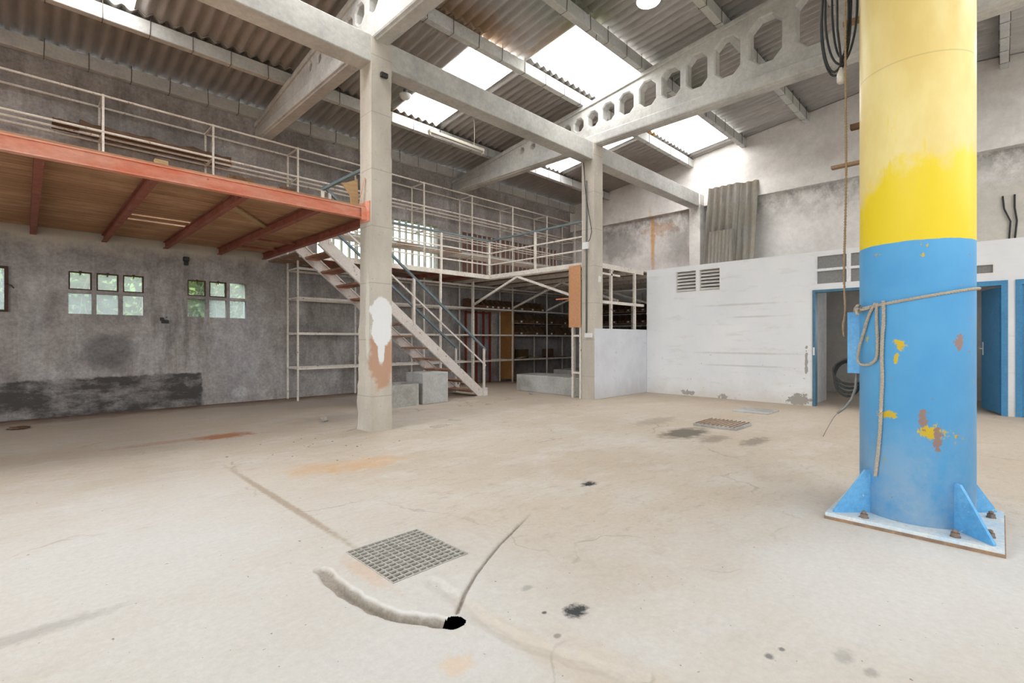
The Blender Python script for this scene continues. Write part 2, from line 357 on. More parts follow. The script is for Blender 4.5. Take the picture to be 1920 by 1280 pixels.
def pillar_mat():
    t = NT('blue_yellow_pillar_paint')
    x, y, z = t.xyz()
    blue = t.mix(t.ramp(t.noise(2.2, 5, .6), .36, .66), (.085, .335, .64), (.115, .39, .69))
    blue = t.mix(t.math('MULTIPLY', t.ramp(z, .75, .05), t.ramp(t.noise(3, 5, .7), .38, .62, 0, .75)), blue, (.45, .55, .64))
    pal = t.mix(t.ramp(t.noise(3.2, 5, .6, (1, 1, .5)), .40, .64), (.80, .66, .27), (.74, .56, .20))
    rich = (.80, .60, .015)
    zz = t.math('ADD', z, t.math('MULTIPLY', t.math('SUBTRACT', t.noise(2.6, 5, .65, (1, 1, .6)), .5), .9))
    zz = t.math('ADD', zz, t.math('MULTIPLY', y, .25))
    yel = t.mix(t.ramp(zz, 2.40, 2.30, 0, .95), pal, rich)
    drips = t.math('MULTIPLY', t.ramp(t.noise(4.0, 6, .65, (2.2, 2.2, .4)), .57, .64), t.ramp(zz, 2.9, 2.45))
    yel = t.mix(t.math('MULTIPLY', drips, .8), yel, rich)
    # chips of older paint
    ch = t.ramp(t.noise(13, 5, .65, (1, 1, .8)), .668, .675)
    blue = t.mix(ch, blue, t.mix(t.ramp(t.noise(23, 2), .48, .52), (.60, .42, .03), (.34, .24, .19)))
    for c, r in (((3.92, .45, 1.17), (.5, .028, .03)), ((3.92, .47, 1.08), (.5, .012, .03)), ((3.925, .52, .72), (.5, .05, .02)), ((3.93, .30, .63), (.5, .06, .035))):
        blue = t.mix(t.blob(c, r, .12, 1.0, 38), blue, (.66, .46, .03))
    for c, r in (((3.93, .27, .58), (.5, .02, .07)), ((3.95, .18, 1.18), (.5, .018, .04)), ((3.93, .34, .71), (.5, .02, .06))):
        blue = t.mix(t.blob(c, r, .12, 1.0, 34), blue, (.33, .22, .19))
    edge = t.math('ADD', z, t.math('MULTIPLY', t.noise(9, 3), .012))
    col = t.mix(t.ramp(edge, 1.826, 1.828), blue, yel)
    ring = t.math('ABSOLUTE', t.math('SUBTRACT', t.math('ADD', z, t.math('MULTIPLY', y, .0)), 2.97), 0)
    col = t.mix(t.ramp(ring, .006, .002, 0, .45), col, (.42, .33, .15))
    return t.bsdf(col, .42, 0, t.noise(40, 4, .6), .06, spec=.4)
M['pillar'] = pillar_mat()
M['pillar_blue'] = basic('gusset_blue', (.085, .30, .56), (.15, .39, .64), 5, .5, chips=(.45, .52, .56), chip_scale=12, chip_thr=.64)

# ---------------------------------------------------------------- mesh helpers
class MB:
    def __init__(s): s.v = []; s.f = []; s.sm = []
    def quad(s, *pts, smooth=False):
        b = len(s.v); s.v += [Vector(p) for p in pts]; s.f.append(tuple(range(b, b + len(pts)))); s.sm.append(smooth); return s
    def box(s, x0, x1, y0, y1, z0, z1):
        b = len(s.v)
        s.v += [Vector(p) for p in ((x0, y0, z0), (x1, y0, z0), (x1, y1, z0), (x0, y1, z0), (x0, y0, z1), (x1, y0, z1), (x1, y1, z1), (x0, y1, z1))]
        for f in ((0, 3, 2, 1), (4, 5, 6, 7), (0, 1, 5, 4), (1, 2, 6, 5), (2, 3, 7, 6), (3, 0, 4, 7)):
            s.f.append(tuple(b + i for i in f)); s.sm.append(False)
        return s
    def bar(s, a, b, w, h, up=(0, 0, 1)):
        """box beam from a to b, width w sideways, height h along up (centred)"""
        a = Vector(a); b = Vector(b); d = (b - a).normalized(); up = Vector(up)
        sd = d.cross(up)
        if sd.length < 1e-4: sd = d.cross(Vector((1, 0, 0)))
        sd.normalize(); u = sd.cross(d).normalized()
        k = len(s.v)
        for p in (a, b):
            for i, j in ((-1, -1), (1, -1), (1, 1), (-1, 1)): s.v.append(p + sd * (i * w / 2) + u * (j * h / 2))
        for f in ((3, 2, 1, 0), (4, 5, 6, 7), (0, 1, 5, 4), (1, 2, 6, 5), (2, 3, 7, 6), (3, 0, 4, 7)):
            s.f.append(tuple(k + i for i in f)); s.sm.append(False)
        return s
    def tube(s, pts, r, n=8, closed=False, caps=True):
        pts = [Vector(p) for p in pts]; m = len(pts); k = len(s.v)
        rr = r if isinstance(r, (list, tuple)) else [r] * m
        d0 = (pts[1] - pts[0]).normalized()
        u = d0.cross(Vector((0, 0, 1)))
        if u.length < 1e-3: u = d0.cross(Vector((1, 0, 0)))
        u.normalize()
        for i in range(m):
            if closed: d = (pts[(i + 1) % m] - pts[i - 1]).normalized()
            else: d = (pts[min(i + 1, m - 1)] - pts[max(i - 1, 0)]).normalized()
            u = (u - d * u.dot(d)).normalized(); w = d.cross(u)
            for j in range(n):
                a = 2 * math.pi * j / n
                s.v.append(pts[i] + (u * math.cos(a) + w * math.sin(a)) * rr[i])
        for i in range(m if closed else m - 1):
            i2 = (i + 1) % m
            for j in range(n):
                s.f.append((k + i * n + j, k + i * n + (j + 1) % n, k + i2 * n + (j + 1) % n, k + i2 * n + j)); s.sm.append(True)
        if caps and not closed:
            s.f.append(tuple(k + j for j in reversed(range(n)))); s.sm.append(False)
            s.f.append(tuple(k + (m - 1) * n + j for j in range(n))); s.sm.append(False)
        return s
    def prism(s, poly, axis, a, b):
        """extrude 2D polygon along axis between a and b. poly coords are the other two axes in xyz order"""
        def P(p, t):
            q = list(p); q.insert('xyz'.index(axis), t); return Vector(q)
        k = len(s.v); n = len(poly)
        s.v += [P(p, a) for p in poly] + [P(p, b) for p in poly]
        s.f.append(tuple(k + i for i in range(n))); s.f.append(tuple(k + n + i for i in reversed(range(n))))
        s.sm += [False, False]
        for i in range(n):
            j = (i + 1) % n
            s.f.append((k + i, k + n + i, k + n + j, k + j)); s.sm.append(False)
        return s
    def lathe(s, c, prof, n=24):
        c = Vector(c); k = len(s.v); m = len(prof)
        for r, z in prof:
            for j in range(n):
                a = 2 * math.pi * j / n; s.v.append(c + Vector((r * math.cos(a), r * math.sin(a), z)))
        for i in range(m - 1):
            for j in range(n):
                s.f.append((k + i * n + j, k + i * n + (j + 1) % n, k + (i + 1) * n + (j + 1) % n, k + (i + 1) * n + j)); s.sm.append(True)
        s.f.append(tuple(k + j for j in reversed(range(n)))); s.sm.append(False)
        s.f.append(tuple(k + (m - 1) * n + j for j in range(n))); s.sm.append(False)
        return s
    def ibeam(s, a, b, h, w, tf=.012, tw=.01):
        """I section from a to b (top centre line at a,b)"""
        a = Vector(a); b = Vector(b)
        for dz, ww, hh in ((-tf / 2, w, tf), (-h + tf / 2, w, tf), (-h / 2, tw, h - 2 * tf + .002)):
            o = Vector((0, 0, dz)); s.bar(a + o, b + o, ww, hh)
        return s

def build(name, mb, mat, parent=None, origin=None, bevel=0., recalc=True):
    me = bpy.data.meshes.new(name)
    vs_ = mb.v
    lo = Vector([min(v[i] for v in vs_) for i in range(3)]); hi = Vector([max(v[i] for v in vs_) for i in range(3)])
    o = Vector(origin) if origin is not None else Vector(((lo.x + hi.x) / 2, (lo.y + hi.y) / 2, lo.z))
    me.from_pydata([v - o for v in vs_], [], mb.f)
    me.polygons.foreach_set('use_smooth', mb.sm)
    if recalc:
        import bmesh
        bm = bmesh.new(); bm.from_mesh(me); bmesh.ops.recalc_face_normals(bm, faces=bm.faces); bm.to_mesh(me); bm.free()
    if mat: me.materials.append(M[mat] if isinstance(mat, str) else mat)
    me.update()
    ob = bpy.data.objects.new(name, me)
    COL.objects.link(ob)
    wo = o.copy()
    ob['_w'] = list(wo)
    if parent is not None:
        ob.parent = parent
        ob.location = wo - Vector(parent['_w'])
    else: ob.location = wo
    if bevel:
        bv = ob.modifiers.new('edge', 'BEVEL'); bv.width = bevel; bv.segments = 2; bv.limit_method = 'ANGLE'
    return ob

def tag(o, label, cat, group=None):
    o['label'] = label; o['category'] = cat
    if group: o['group'] = group
    return o
def thing(name, loc, label, cat, group=None):
    o = bpy.data.objects.new(name, None); o.location = loc; o['_w'] = list(loc); o.empty_display_size = .1
    COL.objects.link(o); return tag(o, label, cat, group)
def struct(o, label=None):
    o['kind'] = 'structure'
    if label: o['label'] = label
    return o
def sempty(name, loc, label=None):
    o = bpy.data.objects.new(name, None); o.location = loc; o['_w'] = list(loc); COL.objects.link(o)
    return struct(o, label)

def holed_wall(mb, P, us, zs, t0, t1, holes):
    """P(u,z,t)->point. rectangle us x zs with rectangular holes (u0,u1,z0,z1), between faces t0 (front) and t1"""
    U = sorted(set([us[0], us[1]] + [h[0] for h in holes] + [h[1] for h in holes]))
    Z = sorted(set([zs[0], zs[1]] + [h[2] for h in holes] + [h[3] for h in holes]))
    U = [u for u in U if us[0] <= u <= us[1]]; Z = [z for z in Z if zs[0] <= z <= zs[1]]
    nu, nz = len(U) - 1, len(Z) - 1
    def solid(i, j):
        if not (0 <= i < nu and 0 <= j < nz): return False
        cu, cz = (U[i] + U[i + 1]) / 2, (Z[j] + Z[j + 1]) / 2
        return not any(h[0] < cu < h[1] and h[2] < cz < h[3] for h in holes)
    for i in range(nu):
        for j in range(nz):
            if not solid(i, j): continue
            a, b, c, d = U[i], U[i + 1], Z[j], Z[j + 1]
            for t in (t0, t1): mb.quad(P(a, c, t), P(b, c, t), P(b, d, t), P(a, d, t))
            if not solid(i - 1, j): mb.quad(P(a, c, t0), P(a, d, t0), P(a, d, t1), P(a, c, t1))
            if not solid(i + 1, j): mb.quad(P(b, c, t0), P(b, d, t0), P(b, d, t1), P(b, c, t1))
            if not solid(i, j - 1): mb.quad(P(a, c, t0), P(b, c, t0), P(b, c, t1), P(a, c, t1))
            if not solid(i, j + 1): mb.quad(P(a, d, t0), P(b, d, t0), P(b, d, t1), P(a, d, t1))
    return mb

# pixel -> ground / plane helpers (directions from the photo, distance from the surface touched)
KPX = FPX * math.sqrt(2); HPX = 636.5
def fl(u, v, Z=0.):
    S = KPX * (1.2 - Z) / (v - HPX); D = (u - 960) / FPX * S
    return Vector(((S + D) / 2, (S - D) / 2, Z))

# ---------------------------------------------------------------- main dimensions
YL = 10.35          # left wall face
XR = 13.15          # end wall face
XF, YB = -5.0, -7.15
RIDGE = 1.6
SL = .125
def ptop(Y): return 5.67 + SL * (10.2 - Y) if Y >= RIDGE else 5.67 + SL * (10.2 - (2 * RIDGE - Y))
PUR = [10.2, 8.82, 7.45, 6.08, 4.68, 3.25, 1.87]
PUR_ALL = PUR + [2 * RIDGE - p for p in reversed(PUR)]

# ---------------------------------------------------------------- floor
px0, px1, py0, py1 = .92, 2.72, .90, 2.88
gx0, gx1, gy0, gy1 = 1.285, 1.765, 2.115, 2.615
def seg_d(p, pts):
    best = 9, 0
    for i in range(len(pts) - 1):
        a, b = pts[i], pts[i + 1]; ab = b - a; t = max(0, min(1, (p - a).dot(ab) / ab.length_squared))
        d = (p - a - ab * t).length
        if d < best[0]: best = d, (i + t) / (len(pts) - 1)
    return best
def zpts(lst): return [fl(560 + a * .2604, 960 + b * .2604).xy for a, b in lst]
trench = zpts([(175, 420), (300, 545), (430, 625), (560, 690), (700, 740), (850, 765), (1000, 785), (1110, 800)])
groove = zpts([(1680, 0), (1440, 235), (1330, 370), (1270, 450), (1200, 570), (1150, 680), (1140, 720)])
hole_c = fl(560 + 1112 * .2604, 960 + 790 * .2604).xy
joint1 = [Vector((1.36, 4.9)), Vector((1.35, 3.6)), Vector((1.36, 2.72))]
joint2 = zpts([(950, 490), (1180, 650), (1300, 770)]) + [Vector((1.40, 1.35)), Vector((1.50, 1.0)), Vector((1.6, .3))]
def fh(x, y):
    p = Vector((x, y)); h = 0
    n = noise.noise((x * 14, y * 14, 0)); n2 = noise.noise((x * 45, y * 45, 3))
    d, t = seg_d(p, trench)
    if d < .09:
        w = .047 + .012 * n + .002 * n2
        k = max(0, min(1, (w - d) / .03)); k = k * k * (3 - 2 * k)
        h -= k * (.052 + .006 * n + .002 * n2) * min(1, .4 + t * 4)
    d, t = seg_d(p, groove)
    if d < .05:
        w = .011 + .003 * n2 + .003 * n
        k = max(0, min(1, (w - d) / .008 + .3)); h -= k * .018 * min(1, t * 10 + .2)
    d, t = seg_d(p, joint2)
    if d < .10:
        k = max(0, min(1, (.05 + .02 * n - d) / .04)); h -= k * .007
    e = min((x - px0), (px1 - x), (y - py0), (py1 - y)) / .15
    return (h + .0015 * n) * max(0, min(1, e))
mb = MB()
st = .006
nx, ny = round((px1 - px0) / st), round((py1 - py0) / st)
idx = {}
for j in range(ny + 1):
    for i in range(nx + 1):
        x, y = px0 + i * (px1 - px0) / nx, py0 + j * (py1 - py0) / ny
        idx[i, j] = len(mb.v); mb.v.append(Vector((x, y, fh(x, y))))
for j in range(ny):
    for i in range(nx):
        c = (mb.v[idx[i, j]] + mb.v[idx[i + 1, j + 1]]) / 2
        if gx0 < c.x < gx1 and gy0 < c.y < gy1: continue
        hq = c.xy - hole_c; hn = noise.noise((c.x * 14, c.y * 14, 0))
        if math.hypot((hq.x + hq.y) * .7071 / .046, (hq.x - hq.y) * .7071 / .058) < .98 + .14 * hn: continue
        mb.f.append((idx[i, j], idx[i + 1, j], idx[i + 1, j + 1], idx[i, j + 1])); mb.sm.append(True)
xs = [XF, px0, px1, 13.35]; ys = [YB, py0, py1, YL + .2]
for i in range(3):
    for j in range(3):
        if i == 1 and j == 1: continue
        mb.quad((xs[i], ys[j], 0), (xs[i + 1], ys[j], 0), (xs[i + 1], ys[j + 1], 0), (xs[i], ys[j + 1], 0))
for P0, P1 in (((px0, py0), (px1, py0)), ((px1, py0), (px1, py1)), ((px1, py1), (px0, py1)), ((px0, py1), (px0, py0))):  # closed box added under the patch to keep the drain hole dark
    mb.quad((*P0, 0), (*P1, 0), (*P1, -.7), (*P0, -.7))
mb.quad((px0, py0, -.7), (px1, py0, -.7), (px1, py1, -.7), (px0, py1, -.7))
g = .012; a, b, c, d = gx0 - g, gx1 + g, gy0 - g, gy1 + g
for P0, P1 in (((a, c), (b, c)), ((b, c), (b, d)), ((b, d), (a, d)), ((a, d), (a, c))):
    mb.quad((*P0, .0), (*P1, .0), (*P1, -.5), (*P0, -.5))
mb.quad((a, c, -.5), (b, c, -.5), (b, d, -.5), (a, d, -.5))
flo = build('floor', mb, 'floor', origin=(0, 0, 0), recalc=False)
struct(flo, 'worn pale concrete floor with drain trench, joints and stains')

yard = MB(); yard.box(-60, XF, -60, 60, -.25, -.02); yard.box(XF, 60, YL + .2, 60, -.25, -.02); yard.box(XF, 60, -60, YB - .2, -.25, -.02)
struct(build('floor_yard', yard, 'yard', origin=(0, 0, 0)), 'grey yard ground outside the hall')

# ---------------------------------------------------------------- walls
W1 = (.50, 1.455, 1.61, 2.28); W2 = (2.09, 3.06, 1.61, 2.28); W3 = (-1.12, -.16, 1.61, 2.28)
W4 = (4.45, 7.62, 3.02, 4.13); W5 = (8.44, 12.47, 3.02, 4.13)
mb = MB()
holed_wall(mb, lambda u, z, t: (u, t, z), (XF, XR + .2), (0, 5.66), YL, YL + .2, [W1, W2, W3, W4, W5])
struct(build('wall_left', mb, 'wall_left', origin=(0, YL, 0)), 'grey stained rendered wall with a black dado')
mb = MB()
gable = [(YB - .1, 4.85), (YL + .1, 4.85), (YL + .1, 5.69), (RIDGE, ptop(RIDGE) + .02), (YB - .1, 5.69)]
mb.prism(gable, 'x', XR, XR + .4)
holed_wall(mb, lambda u, z, t: (t, u, z), (YB - .1, YL + .1), (0, 4.85), XR + .15, XR + .4, [(1.05, 2.0, 1.0, 2.1), (.42, .80, 1.2, 2.1)])  # both openings are unseen, added to bring daylight into the office rooms
struct(build('wall_right', mb, 'wall_right', origin=(XR, 0, 0)), 'stained pale plaster end wall with an overhanging upper band')
mb = MB()
holed_wall(mb, lambda u, z, t: (u, t, z), (XF, XR + .2), (0, 5.66), YB, YB - .2, [(-3.0, 11.0, 1.8, 4.6)])
struct(build('wall_back', mb, 'wall_right', origin=(0, YB, 0)))
mb = MB()
holed_wall(mb, lambda u, z, t: (t, u, z), (YB, YL), (0, 5.66), XF, XF - .2, [(-5.0, 8.2, -.01, 4.2)])
mb.prism([(YB - .1, 5.66), (YL + .1, 5.66), (RIDGE, ptop(RIDGE) + .02)], 'x', XF, XF - .2)
struct(build('wall_front', mb, 'wall_right', origin=(XF, 0, 0)))

# white office partition: near run at X=10.08, the run past the pillar set back to X=10.9
XW, XW2, YSTEP, ZW = 10.08, 10.90, .9, 2.78
D1 = (1.52, 2.40, -.01, 2.09); T1 = (1.36, 2.35, 2.20, 2.69)
V1 = (4.55, 5.02, 2.22, 2.68); V2 = (4.05, 4.50, 2.22, 2.68)
D2 = (-.083, .80, -.01, 2.13); D3 = (-1.05, -.164, -.01, 2.13); SV = (.07, .56, 2.25, 2.41)
mb = MB()
holed_wall(mb, lambda u, z, t: (t, u, z), (YSTEP, 5.72), (0, ZW), XW, XW + .12, [D1, T1, V1, V2])
holed_wall(mb, lambda u, z, t: (t, u, z), (-4.0, YSTEP), (0, ZW), XW2, XW2 + .12, [D2, D3, SV])
mb.box(XW + .12, XW2 + .12, YSTEP - .06, YSTEP + .06, 0, ZW)
mb.box(XW + .12, XR + .15, 5.60, 5.72, 0, ZW)
struct(build('wall_partition', mb, 'white_wall', origin=(XW, 3, 0)), 'white painted partition wall with peeling paint along its foot')
mb = MB(); mb.box(XW + .02, XR + .15, YSTEP, 5.72, ZW - .08, ZW - .01); mb.box(XW2 + .02, XR + .15, -4.0, YSTEP, ZW - .08, ZW - .01)
struct(build('ceiling_office', mb, 'whitetrim'), 'flat roof of the white office rooms')
mb = MB(); mb.box(XW + .12, 11.35, 2.46, 2.56, 0, ZW - .08); mb.box(XW2 + .12, XR + .1, .86, .96, 0, ZW - .08); mb.box(XW2 + .12, XR + .1, -.17, -.11, 0, ZW - .08)
struct(build('wall_inner', mb, 'room_wall'), 'bare grey walls inside the office rooms')
mb = MB(); mb.box(8.06, XW, 5.72, 5.86, 0, 1.425)
struct(build('wall_low', mb, 'low_wall', bevel=.008), 'low lilac white wall between column and partition')

# ---------------------------------------------------------------- roof: sheets on purlins
PITCH, SW = .177, 1.06
def sheet_mesh(name, width, length, mat, pitch=PITCH, amp=.029, seg=8, th=.007):
    n = int(width / pitch * seg); mb = MB()
    top, bot = [], []
    for i in range(n + 1):
        x = width * i / n; z = amp * math.cos(2 * math.pi * x / pitch)
        top.append((x, z + th)); bot.append((x, z))
    for rows, fl_ in ((bot, 0), (top, 1)):
        k = len(mb.v)
        for x, z in rows: mb.v += [Vector((x, 0, z)), Vector((x, length, z))]
        for i in range(n):
            q = (k + 2 * i, k + 2 * i + 1, k + 2 * i + 3, k + 2 * i + 2)
            mb.f.append(q if not fl_ else q[::-1]); mb.sm.append(True)
    for yv in (0, 1):
        for i in range(n):
            kk = 2 * (n + 1)
            mb.f.append((2 * i + yv, 2 * i + 2 + yv, kk + 2 * i + 2 + yv, kk + 2 * i + yv)); mb.sm.append(False)
    me = bpy.data.meshes.new(name); me.from_pydata(mb.v, [], mb.f); me.polygons.foreach_set('use_smooth', mb.sm)
    me.materials.append(M[mat]); me.update(); return me
roof = sempty('ceiling', (4, RIDGE, 5.6), 'corrugated fibre cement roof with translucent sheets')
LEN = 1.62
me_s = sheet_mesh('roof_sheet', SW + .05, LEN, 'roof'); me_t = sheet_mesh('roof_light_sheet', SW + .05, 1.375, 'skylight')
sky = {(1, 0), (1, 5), (2, 5), (3, 6), (3, 7), (1, 9), (2, 9), (3, 10), (3, 11), (2, 0), (3, 1), (3, 2), (1, -4), (2, -4), (3, -3), (3, -2), (3, -1)}  # last entries lie out of view, added for more light
sky_r = {(1, 0), (2, 1), (3, 2), (3, 3), (1, 5), (2, 5), (3, 6), (3, 7), (1, 9), (2, 9), (3, 10), (3, 11)}  # unseen slope: glowing sheets added to brighten the hall
ang = math.atan(SL)
for side in (1, -1):
    for r in range(7):
        yl = PUR[r] + .13
        for k in range(-5, 14):
            x0 = .05 + SW * k
            if x0 > XR + .3 or x0 < XF - .35: continue
            lit = (r, k) in (sky if side == 1 else sky_r)
            if r == 6:
                continue
            o = bpy.data.objects.new('roof_light_sheet' if lit else 'roof_sheet', me_t if lit else me_s)
            COL.objects.link(o); o.parent = roof
            dn = .02 if lit else .13
            yl = PUR[r] + dn
            y0 = yl if side == 1 else 2 * RIDGE - yl
            z0 = ptop(PUR[r]) - SL * dn + .048 + (.010 if lit else 0) + (.004 if k % 2 else 0)
            # local +Y runs up slope
            if side == 1: rot = Matrix.Rotation(math.pi, 4, 'Z') @ Matrix.Rotation(ang * .93, 4, 'X'); p = Vector((x0 + SW + .05, y0, z0))
            else: rot = Matrix.Rotation(ang * .93, 4, 'X'); p = Vector((x0, y0, z0))
            o.matrix_local = Matrix.Translation(p - Vector(roof['_w'])) @ rot
mb = MB(); mb.prism([(RIDGE + .33, ptop(RIDGE + .33) + .085), (RIDGE, ptop(RIDGE) + .13), (RIDGE - .33, ptop(RIDGE - .33) + .085), (RIDGE - .33, ptop(RIDGE - .33) + .10), (RIDGE, ptop(RIDGE) + .145), (RIDGE + .33, ptop(RIDGE + .33) + .10)], 'x', XF, XR)
build('ridge_cap', mb, 'roof', roof)

PW, PH = .12, .21
bays = [(XF, 3.33), (3.33, 8.21), (8.21, XR + .02)]
for p in PUR_ALL:
    for bi, (xa, xb) in enumerate(bays):
        zt = ptop(p)
        ORD = ['first', 'second', 'third', 'fourth', 'fifth', 'sixth', 'seventh', 'eighth', 'ninth', 'tenth', 'eleventh', 'twelfth', 'thirteenth', 'fourteenth']
        t = thing('roof_purlin', ((xa + xb) / 2, p, zt - PH), '%s concrete roof purlin out from the grey wall, %s' % (ORD[PUR_ALL.index(p)], ('over the timber mezzanine bay', 'between the two perforated girders', 'ending on the end wall')[bi]), 'purlin', 'concrete roof purlins')
        mb = MB(); mb.box(xa, xb, p - PW / 2, p + PW / 2, zt - PH, zt)
        build('beam', mb, 'purlin', t, bevel=.012)
        if p < -.5 or (bi == 0 and p < 5): continue
        x = max(xa, -1.2) + .35
        while x < xb - .1:
            h = MB(); e = .004; xx = x + R.uniform(-.03, .03); s_ = R.uniform(-.02, .02)
            h.tube([(xx, p - PW / 2 - .006, zt + .07), (xx + s_, p - PW / 2 - .006, zt - PH - .008), (xx + s_, p + PW / 2 + .006, zt - PH - .008), (xx + s_ * .3, p + PW / 2 + .006, zt - PH * .3)], .005, 4)
            build('wire_hook', h, 'hook', t)
            x += .535

# ---------------------------------------------------------------- girders with octagonal openings
GZ = 5.12
def girder(xc, label):
    cu = bpy.data.curves.new('girder', 'CURVE'); cu.dimensions = '2D'; cu.fill_mode = 'BOTH'
    cu.extrude = .075; cu.bevel_depth = .022; cu.bevel_resolution = 0
    def spl(pts):
        sp = cu.splines.new('POLY'); sp.points.add(len(pts) - 1)
        for q, p in zip(sp.points, pts): q.co = (p[0], p[1], 0, 1)
        sp.use_cyclic_u = True
    gt = lambda y: ptop(y) - PH - .0
    y_lo, y_hi = 2 * RIDGE - YL, YL
    spl([(y_lo, GZ), (y_hi, GZ), (y_hi, gt(10.3)), (RIDGE, gt(RIDGE)), (y_lo, gt(10.3))])
    ys_ = [7.80, 7.46, 7.13, 6.80, 6.49, 6.17, 5.82, 5.45, 5.04, 4.59, 4.13, 3.66, 3.15, 2.57, 1.90]
    for side in (1, -1):
        for i, y in enumerate(ys_):
            if side == -1 and i == len(ys_) - 1: continue
            yy = y if side == 1 else 2 * RIDGE - y
            sp_ = (abs(ys_[i - 1] - ys_[i + 1]) / 2) if 0 < i < len(ys_) - 1 else (.34 if i == 0 else .66)
            w = sp_ * .80 / 2
            zb, zt_ = 5.48, gt(yy) - .19
            if zt_ - zb < .19: m_ = 5.56; zb, zt_ = m_ - .09, m_ + .09; w = .085
            else: zb -= .0
            ch = min(w, (zt_ - zb) / 2) * .58
            spl([(yy - w + ch, zb), (yy - w, zb + ch), (yy - w, zt_ - ch), (yy - w + ch, zt_), (yy + w - ch, zt_), (yy + w, zt_ - ch), (yy + w, zb + ch), (yy + w - ch, zb)])
    tmp = bpy.data.objects.new('tmp', cu); COL.objects.link(tmp)
    dg = bpy.context.evaluated_depsgraph_get()
    me = bpy.data.meshes.new_from_object(tmp.evaluated_get(dg))
    bpy.data.objects.remove(tmp)
    me.name = 'girder'
    rot = Matrix(((0, 0, 1, 0), (1, 0, 0, 0), (0, 1, 0, 0), (0, 0, 0, 1)))   # curve x->Y, y->Z, z->X
    me.transform(Matrix.Translation((0, 0, -GZ)) @ rot)
    me.materials.clear(); me.materials.append(M['concrete'])
    for pl in me.polygons: pl.use_smooth = False
    t = thing('perforated_girder', (xc, 0, GZ), label, 'girder')
    o = bpy.data.objects.new('web', me); o.parent = t; o['_w'] = [xc, 0, GZ]; COL.objects.link(o)
    mb = MB()
    for s_ in (1, -1):
        for ya, yb in ((RIDGE, YL),):
            y1, y2 = (ya, yb) if s_ == 1 else (2 * RIDGE - ya, 2 * RIDGE - yb)
            mb.bar((xc, y1, gt(y1) - .045), (xc, y2, gt(y2) - .045), .27, .085)
    build('top_flange', mb, 'concrete', t, bevel=.015)
    mb = MB(); mb.box(xc - .125, xc + .125, y_lo, y_hi, GZ - .006, GZ + .20)
    build('bottom_flange', mb, 'concrete', t, bevel=.03)
    return t
girder(3.33, 'perforated concrete roof girder crossing over the white-patched column')
girder(8.21, 'perforated concrete roof girder crossing over the column with the conduit')

# ---------------------------------------------------------------- columns and longitudinal beams
def rough_column(name, x0, y0, w, z1, mat, label, damage):
    mb = MB(); n = 70
    cs = [(0, 0), (1, 0), (1, 1), (0, 1)]
    for i in range(n + 1):
        z = z1 * i / n
        for ci, (a, b) in enumerate(cs):
            x, y = x0 + a * w, y0 + b * w
            nn = noise.noise((x * 3, y * 3, z * 7)) * .5 + noise.noise((x * 5 + 7, y * 3, z * 19)) * .5
            if damage:
                if ci == 3:
                    k = max(0, min(1, (1.75 - z) / .4)); x -= 0; y += k * (.02 + .035 * nn) + .004 * nn; x -= k * (.012 + .02 * nn)
                    if z < .75: y += .03 * min(1, (.75 - z) / .3)
                if ci == 1 and 3.6 < z < 4.75: x += .018 * nn - .012; 
                if ci == 0: x += .004 * nn
            else: x += .006 * nn; y += .004 * nn
            mb.v.append(Vector((x, y, z)))
    for i in range(n):
        for j in range(4):
            mb.f.append((i * 4 + j, i * 4 + (j + 1) % 4, i * 4 + 4 + (j + 1) % 4, i * 4 + 4 + j)); mb.sm.append(False)
    mb.f.append((3, 2, 1, 0)); mb.f.append((n * 4, n * 4 + 1, n * 4 + 2, n * 4 + 3)); mb.sm += [False, False]
    return tag(build(name, mb, mat), label, 'column')
rough_column('concrete_column', 3.18, 5.75, .30, 5.13, 'column', 'chipped square concrete column with white paint patch over red brown patch', True)
rough_column('concrete_column', 8.04, 5.73, .30, 5.13, 'column2', 'square concrete column carrying a conduit and switch boxes beside the low wall', False)
rough_column('concrete_column', 12.90, 5.73, .30, 5.13, 'wall_right', 'pale column against the end wall beside the leaning corrugated sheets', False)
for xa, xb, lb in ((XF, 3.19, 'long concrete beam above the orange mezzanine edge, meeting the white-patched column'),
                   (3.47, 8.05, 'concrete beam spanning between the two tall free-standing columns'),
                   (8.33, 12.92, 'concrete beam from the conduit column to the end wall')):
    mb = MB(); mb.box(xa, xb, 5.76, 6.04, 4.80, 5.15)
    tag(build('concrete_beam', mb, 'concrete', bevel=.012), lb, 'beam')

